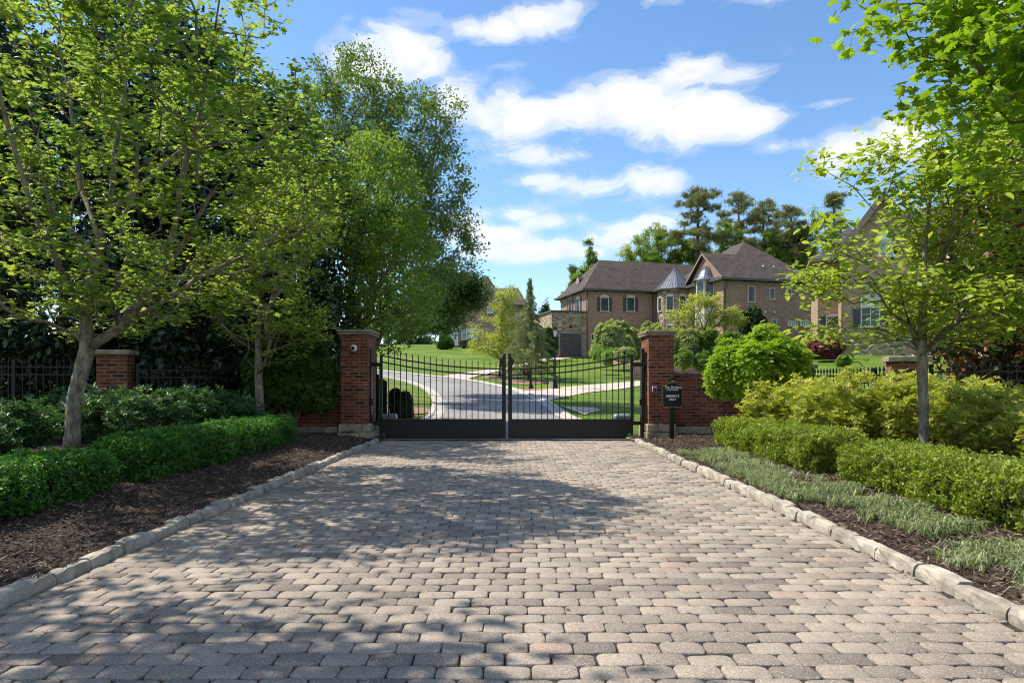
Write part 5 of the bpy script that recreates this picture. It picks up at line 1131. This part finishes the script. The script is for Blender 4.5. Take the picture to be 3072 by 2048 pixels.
for k in range(2):
    a0, a1 = g0 + wd * (k * .5 + .02), g0 + wd * (k * .5 + .48); z0_, z1_ = gz0 + .06, gz1 - .68
    for (p, q) in (((a0, z0_), (a1, z1_)), ((a0, z1_), (a1, z0_)), ((a0, z0_), (a0, z1_)), ((a1, z0_), (a1, z1_)), ((a0, z1_), (a1, z1_)), ((a0, z0_), (a1, z0_))):
        mb.bar(f0(p[0], .085, p[1]), f0(q[0], .085, q[1]), .07, .03, up=(0, 1, 0))
    for j in range(1, 4): x_ = a0 + (a1 - a0) * j / 4; mb.box(x_ - .02, x_ + .02, .08, .09, gz1 - .6, gz1 - .15, f0)
b_.part('door_bracing', mb, 'garage', gd)
mb = MB(); uc = (g0 + g1) / 2; mb.box(uc - .09, uc + .09, .0, .18, gz1 + .55, gz1 + .85, f0); b_.part('wall_lamp', mb, 'black', bevel=.03)
mb = MB(); mb.tube([(-.02 + .12, -.06, zb), (.10, -.06, ZE - .2)], .05, 6); b_.part('downpipe', mb, 'gutter')
mb = MB(); uu = b_.u(1957); mb.tube([(uu, -.06, zb), (uu, -.06, ZE - .2)], .045, 6); b_.part('downpipe', mb, 'gutter')
# roof vent dormer on left slope
mb = MB(); A_ = arch(-3.9, .9, 0, .75, .45); vz = b_.z(865, 1, 4)
mb.prism([(a, z + 11.75) for a, z in A_], -.9, .0, left(.55)); dm = b_.part('dormer', mb, 'gutter')
mb = MB(); mb.prism([(-3.9 + (a + 3.9) * .78, 11.75 + z * .8 + .06) for a, z in A_], .0, .03, left(.55)); b_.part('vent', mb, 'trim_light', dm)
mb = MB()
for k in range(5): mb.box(-4.2, -3.6, .03, .05, 11.86 + k * .12, 11.89 + k * .12, left(.55))
b_.part('louvre', mb, 'gutter', dm)
# turret
tu, tv, tr = b_.u(2024, -2.0), -2.0, 1.72
b_.part('turret_link', MB().box(tu - .8, 9.29, -2.0, -.003, zb, ZE - .2), 'brownbrick')
n = 8
def ngon(r_, k, rot=0): a = 2 * math.pi * (k + .5) / n + rot; return (tu + r_ * math.cos(a), tv + r_ * math.sin(a))
mb = MB(); vs = [(*ngon(tr, k), zb) for k in range(n)] + [(*ngon(tr, k), ZE - .1) for k in range(n)]; mb.add(vs, [(k, (k + 1) % n, (k + 1) % n + n, k + n) for k in range(n)] + [tuple(range(n)), tuple(range(n, 2 * n))]); tw = b_.part('turret', mb, 'ledge')
zp = b_.z(799, tu, tv); mb = MB(); vs = []; prof = [(tr + .4, ZE - .08), (tr * .62, ZE + 1.05), (.06, zp - .25), (.03, zp)]
mb.lathe(prof, (tu, tv, 0), n, smooth=False); tr_ = b_.part('turret_roof', mb, 'metalroof', tw)
mb = MB()
for k in range(40):
    a = 2 * math.pi * k / 40
    def pt(i):
        r_ = prof[i][0]; kk = (a / (2 * math.pi / n)); ph = (a - math.pi / n) % (2 * math.pi / n) - math.pi / n; ap = r_ * math.cos(math.pi / n) / math.cos(ph); return Vector((tu + ap * math.cos(a), tv + ap * math.sin(a), prof[i][1] + .015))
    stop = 2 if k % 5 == 2 else 1
    mb.bar(pt(0), pt(1), .035, .05)
    if k % 2 == 0: mb.bar(pt(1), pt(2), .03, .04)
b_.part('seams', mb, 'metalroof', tr_)
mb = MB(); mb.lathe([(tr + .44, ZE - .2), (tr + .44, ZE - .075)], (tu, tv, 0), n, smooth=False); b_.part('turret_gutter', mb, 'gutter', tr_)
for k in range(n):
    a = 2 * math.pi * k / n; nx_, ny_ = math.cos(a), math.sin(a)
    if ny_ < .3 and k != 0:
        ap = tr * math.cos(math.pi / n)
        mp = (lambda nx_, ny_: (lambda a_, d_, z_: (tu + nx_ * (ap + d_) - ny_ * a_, tv + ny_ * (ap + d_) + nx_ * a_, z_)))(nx_, ny_)
        window(b_, mp, 0, .62, b_.z(934, tu, tv), b_.z(895, tu, tv), .22, 2, 4); window(b_, mp, 0, .62, b_.z(1004, tu, tv), b_.z(980, tu, tv), .22, 2, 3)
# right wing with gable, hip and bay
VB = -9.7; UB = 9.3; UR = b_.u(2447, VB)
wing = b_.part('wing_wall', MB().box(UB, UR, VB, 3.0, zb, ZE - .16), 'brownbrick')
hip(b_, UB, UR, VB, 3.0, ZE, 15.35, ridge=((15.1, -4.2), (15.1, -2.2)), name='wing_roof')
gv0, gv1 = VB - .4, -3.05; gm = -6.6; gz = 13.45
mb = MB(); P = [(UB - .3, gv0, ZE - .02), (UB - .3, gm, gz), (UB - .3, gv1, ZE - .02), (15.0, gv0, ZE - .02), (15.0, gm, gz), (15.0, gv1, ZE - .02)]
P2 = [(x, y, z + .1) for x, y, z in P]; mb.add(P + P2, [(0, 1, 4, 3), (1, 2, 5, 4), (6, 7, 10, 9), (7, 8, 11, 10), (0, 1, 7, 6), (1, 2, 8, 7), (0, 3, 9, 6), (2, 5, 11, 8)]); b_.part('gable_roof', mb, 'shingle')
mb = MB(); mb.prism([(-VB, ZE - .2), (-gm, gz - .12), (-(-3.5), ZE - .2)], -.3, .02, left(UB)); b_.part('gable_wall', mb, 'brownbrick')
mb = MB()
for (v0, v1) in ((gv0, gm), (gv1, gm)): mb.bar((UB - .33, v0, ZE - .06), (UB - .33, v1, gz - .04), .07, .15)
b_.part('bargeboard', mb, 'trim')
# bay on the gable wall
n = 8; bu, bv, br_ = UB, gm - .45, 1.15
def bay(r_, k): a = math.pi / 2 + math.pi * k / 4; return (bu + r_ * math.cos(a), bv + r_ * math.sin(a))
zt_ = b_.z(846, UB, gm); zb_ = zt_ - 1.75
mb = MB(); vs = [(*bay(br_, k), zb_ - 3.0) for k in range(5)] + [(*bay(br_, k), zt_) for k in range(5)]; mb.add(vs, [(k, k + 1, k + 6, k + 5) for k in range(4)] + [(0, 1, 2, 3, 4), (5, 6, 7, 8, 9), (0, 4, 9, 5)]); by = b_.part('bay', mb, 'trim_light')
mb = MB()
for k in range(4):
    (x0, y0), (x1, y1) = bay(br_, k), bay(br_, k + 1); d = Vector((x1 - x0, y1 - y0, 0)); L = d.length; d.normalize(); nn = Vector((d.y, -d.x, 0)); 
    if (nn.x * (x0 - bu) + nn.y * (y0 - bv)) < 0: nn = -nn
    mb.box(.12, L - .12, .0, .03, zb_ + .1, zt_ - .15, lambda a, d_, z_: (x0 + d.x * a + nn.x * d_, y0 + d.y * a + nn.y * d_, z_))
b_.part('pane', mb, 'glass', by)
prof = [(br_ + .25, zt_), (br_ * .9, zt_ + .35), (br_ * .68, zt_ + .85), (br_ * .35, zt_ + 1.25), (.05, zt_ + 1.42)]
mb = MB(); vs = [(*[c_ for c_ in (bu + r_ * math.cos(math.pi / 2 + math.pi * k / 12), bv + r_ * math.sin(math.pi / 2 + math.pi * k / 12))], z_) for r_, z_ in prof for k in range(13)]
mb.add(vs, [(i * 13 + k, i * 13 + k + 1, (i + 1) * 13 + k + 1, (i + 1) * 13 + k) for i in range(4) for k in range(12)], True); bro = b_.part('bay_roof', mb, 'metalroof', by)
mb = MB()
for k in range(13):
    for i in range(4): mb.bar(vs[i * 13 + k], vs[(i + 1) * 13 + k], .035, .05)
b_.part('bay_seams', mb, 'metalroof', by)
fB = front(VB)
for (px, w_, y0, y1, nx, nz_, rs) in ((2253.5, .62, 905, 860, 2, 4, 0), (2316, .44, 897, 866, 1, 2, 0), (2367, .4, 885, 868, 1, 2, 0), (2322, .42, 982, 959, 1, 1, 0), (2377, .9, 977, 964.5, 4, 1, 0), (2413, .9, 977, 964.5, 4, 1, 0)):
    u = b_.u(px, VB); window(b_, fB, u, w_, b_.z(y0, u, VB), b_.z(y1, u, VB), 0, nx, nz_, glass='glass_pale' if w_ == .9 else 'glass')
mb = MB(); u0 = b_.u(2174, VB); mb.tube([(u0, VB - .06, zb), (u0, VB - .06, ZE - .9), (u0 + .12, VB - .35, ZE - .2)], .05, 6); b_.part('downpipe', mb, 'gutter')
mb = MB(); mb.tube([(UR - .1, VB - .06, zb), (UR - .1, VB - .06, ZE - .2)], .05, 6); b_.part('downpipe', mb, 'gutter')
for px in (2284, 2315):
    u = b_.u(px, VB + 1.5); z_ = ZE + 1.2; mb = MB(); mb.lathe([(.06, z_ - .3), (.06, z_ + .28), (.09, z_ + .28), (.09, z_ + .34), (.02, z_ + .4)], (u, VB + 1.2, 0), 8); b_.part('roof_vent', mb, 'white')
for px in (2295, 2322):
    u = b_.u(px, VB); z_ = b_.z(936, u, VB); b_.part('wall_vent', MB().box(u - .09, u + .09, 0, .1, z_ - .08, z_ + .08, fB), 'white', bevel=.03)
# retaining wall below
a0 = at(1900, 1110, 42); a1 = at(2480, 1110, 41)
mb = MB(); zz = h(a0.x, 42); mb.bar((0, 0, .45), (a1.x - a0.x, a1.y - a0.y, .45), .3, 1.3); root = thing('retaining_wall', 'low brown retaining wall below the shrubs of the brown house', 'wall', (a0.x, a0.y, zz)); mb.build('brickwork', M['brownbrick'], root)

# --- far left house
c_ = House('brick_house', 'far brick house half hidden by trees left of the cedar', 1335, 95, 6.3, R(-4)); ze2 = c_.z(917)
c_.part('wall', MB().box(0, c_.u(1574), 0, 9, 5.0, ze2 - .1), 'tanbrick2' if 'tanbrick2' in M else 'brownbrick'); U2 = c_.u(1574)
hip(c_, 0, U2, 0, 9, ze2, c_.z(864, 0, 4), ridge=((3.5, 4.5), (U2 - 1.2, 4.5)), oh=.5)
ug0, ug1 = c_.u(1400), c_.u(1500)
c_.part('gable_wall', MB().box(ug0, ug1, -1.2, -.003, 5, ze2 - .1), 'brownbrick')
hip(c_, ug0 - 1, ug1 + .5, -1.2, 6, ze2 + .02, c_.z(838, 0, 3), oh=.4, name='gable_roof', ridge=(((ug0 + ug1) / 2 - .6, 1.4), ((ug0 + ug1) / 2 + .6, 1.4)))
for k in range(3): u = c_.u(1393 + k * 18); window(c_, front(0) if u < ug0 else front(-1.2), u, .66, c_.z(1018), c_.z(990), 0, 1, 2, 0, 'white', 'glass_pale')
u = c_.u(1473); window(c_, front(-1.2), u, .7, c_.z(942), c_.z(924), 0, 1, 2, 0, 'white', 'glass_pale'); u = c_.u(1556); window(c_, front(0), u, .8, c_.z(962), c_.z(940), 0, 2, 2, 0, 'white', 'glass_pale')
u = c_.u(1362); dz0, dz1 = c_.z(1037), c_.z(989); dr = c_.part('door', MB().box(u - .46, u + .46, 0, .06, dz0, dz1, front(0)), 'doorpaint'); fr = MB(); fr.box(u - .6, u - .465, 0, .09, dz0, dz1, front(0)); fr.box(u + .465, u + .6, 0, .09, dz0, dz1, front(0)); fr.box(u - .6, u + .6, 0, .1, dz1 + .003, dz1 + .15, front(0)); c_.part('door_frame', fr, 'white', dr)

# --- tan gabled house on the right
d_ = House('stone_house', 'tan brick house with a steep gable seen through the slim right tree', 2527, 45, 3.15, R(-20)); zb3 = 2.2
u1 = d_.u(2775); ze3 = d_.z(748); um = d_.u(2642); um = u1 * .47; zp3 = d_.z(586, um)
d_.part('wall', MB().box(0, u1, 0, 9, 4.2, ze3), 'tanbrick'); d_.part('stone_plinth', MB().box(-.06, u1 + .06, -.06, 9, zb3, 4.2), 'ledge')
mb = MB(); mb.prism([(0, ze3), (u1, ze3), (u1 / 2, zp3)], -.3, -.002, front(0)); d_.part('gable_wall', mb, 'tanbrick')
mb = MB(); P = [(-.45, -.35, ze3 - .45), (u1 / 2, -.35, zp3 + .05), (u1 + .45, -.35, ze3 - .45)]; P += [(x, 5, z) for x, _, z in P]; P2 = [(x, y, z + .16) for x, y, z in P]
mb.add(P + P2, [(0, 1, 4, 3), (1, 2, 5, 4), (6, 7, 10, 9), (7, 8, 11, 10), (0, 1, 7, 6), (1, 2, 8, 7), (0, 3, 9, 6), (2, 5, 11, 8), (3, 4, 10, 9), (4, 5, 11, 10)]); d_.part('roof', mb, 'shingle_grey')
mb = MB()
for a, b in (((-.45, ze3 - .45), (u1 / 2, zp3 + .05)), ((u1 + .45, ze3 - .45), (u1 / 2, zp3 + .05))): mb.bar((a[0], -.37, a[1] - .1), (b[0], -.37, b[1] - .1), .08, .36)
d_.part('bargeboard', mb, 'trim')
# set-back left wing and right wing
ul = d_.u(2453, 2.5); d_.part('side_wing', MB().box(ul, -.003, 2.5, 9, zb3, ze3 - .3), 'tanbrick'); hip(d_, ul, 3, 2.5, 9, ze3 - .25, ze3 + 2.4, 'shingle_grey', name='side_roof', trim='trim')
ur = u1 + 7; d_.part('right_wing', MB().box(u1 + .003, ur, 1.0, 9, zb3, ze3 - .6), 'tanbrick'); hip(d_, u1 * .45, ur, 1.0, 10, ze3 - .55, zp3 + .1, 'shingle_grey', name='main_roof', ridge=((u1 * .5, 5.2), (ur - 1, 5.2)), trim='trim')
u = d_.u(2660); window(d_, front(0), u, .75, d_.z(768, u), d_.z(722, u), .36, 2, 3, 0, 'white', 'glass_pale', 'trim_light', .12, 'white')
u = d_.u(2611); window(d_, front(0), u, 1.0, d_.z(978, u), d_.z(925, u), 0, 2, 3, .45, 'trim_light', 'glass', bars='white'); window(d_, front(0), u, 1.0, d_.z(918, u), d_.z(895, u), .2, 2, 1, 0, 'trim_light', 'glass_pale', bars='white')
u = d_.u(2740); window(d_, front(0), u, 1.0, d_.z(978, u), d_.z(925, u), 0, 2, 3, .45, 'trim_light', 'glass', bars='white')
u = d_.u(2500, 2.5); window(d_, front(2.5), u, .8, d_.z(1000, u, 2.5), d_.z(950, u, 2.5), .15, 2, 3, .4, 'trim_light')
mb = MB(); mb.tube([(-.05, -.06, zb3), (-.05, -.06, ze3 - .3)], .055, 6); d_.part('downpipe', mb, 'trim')
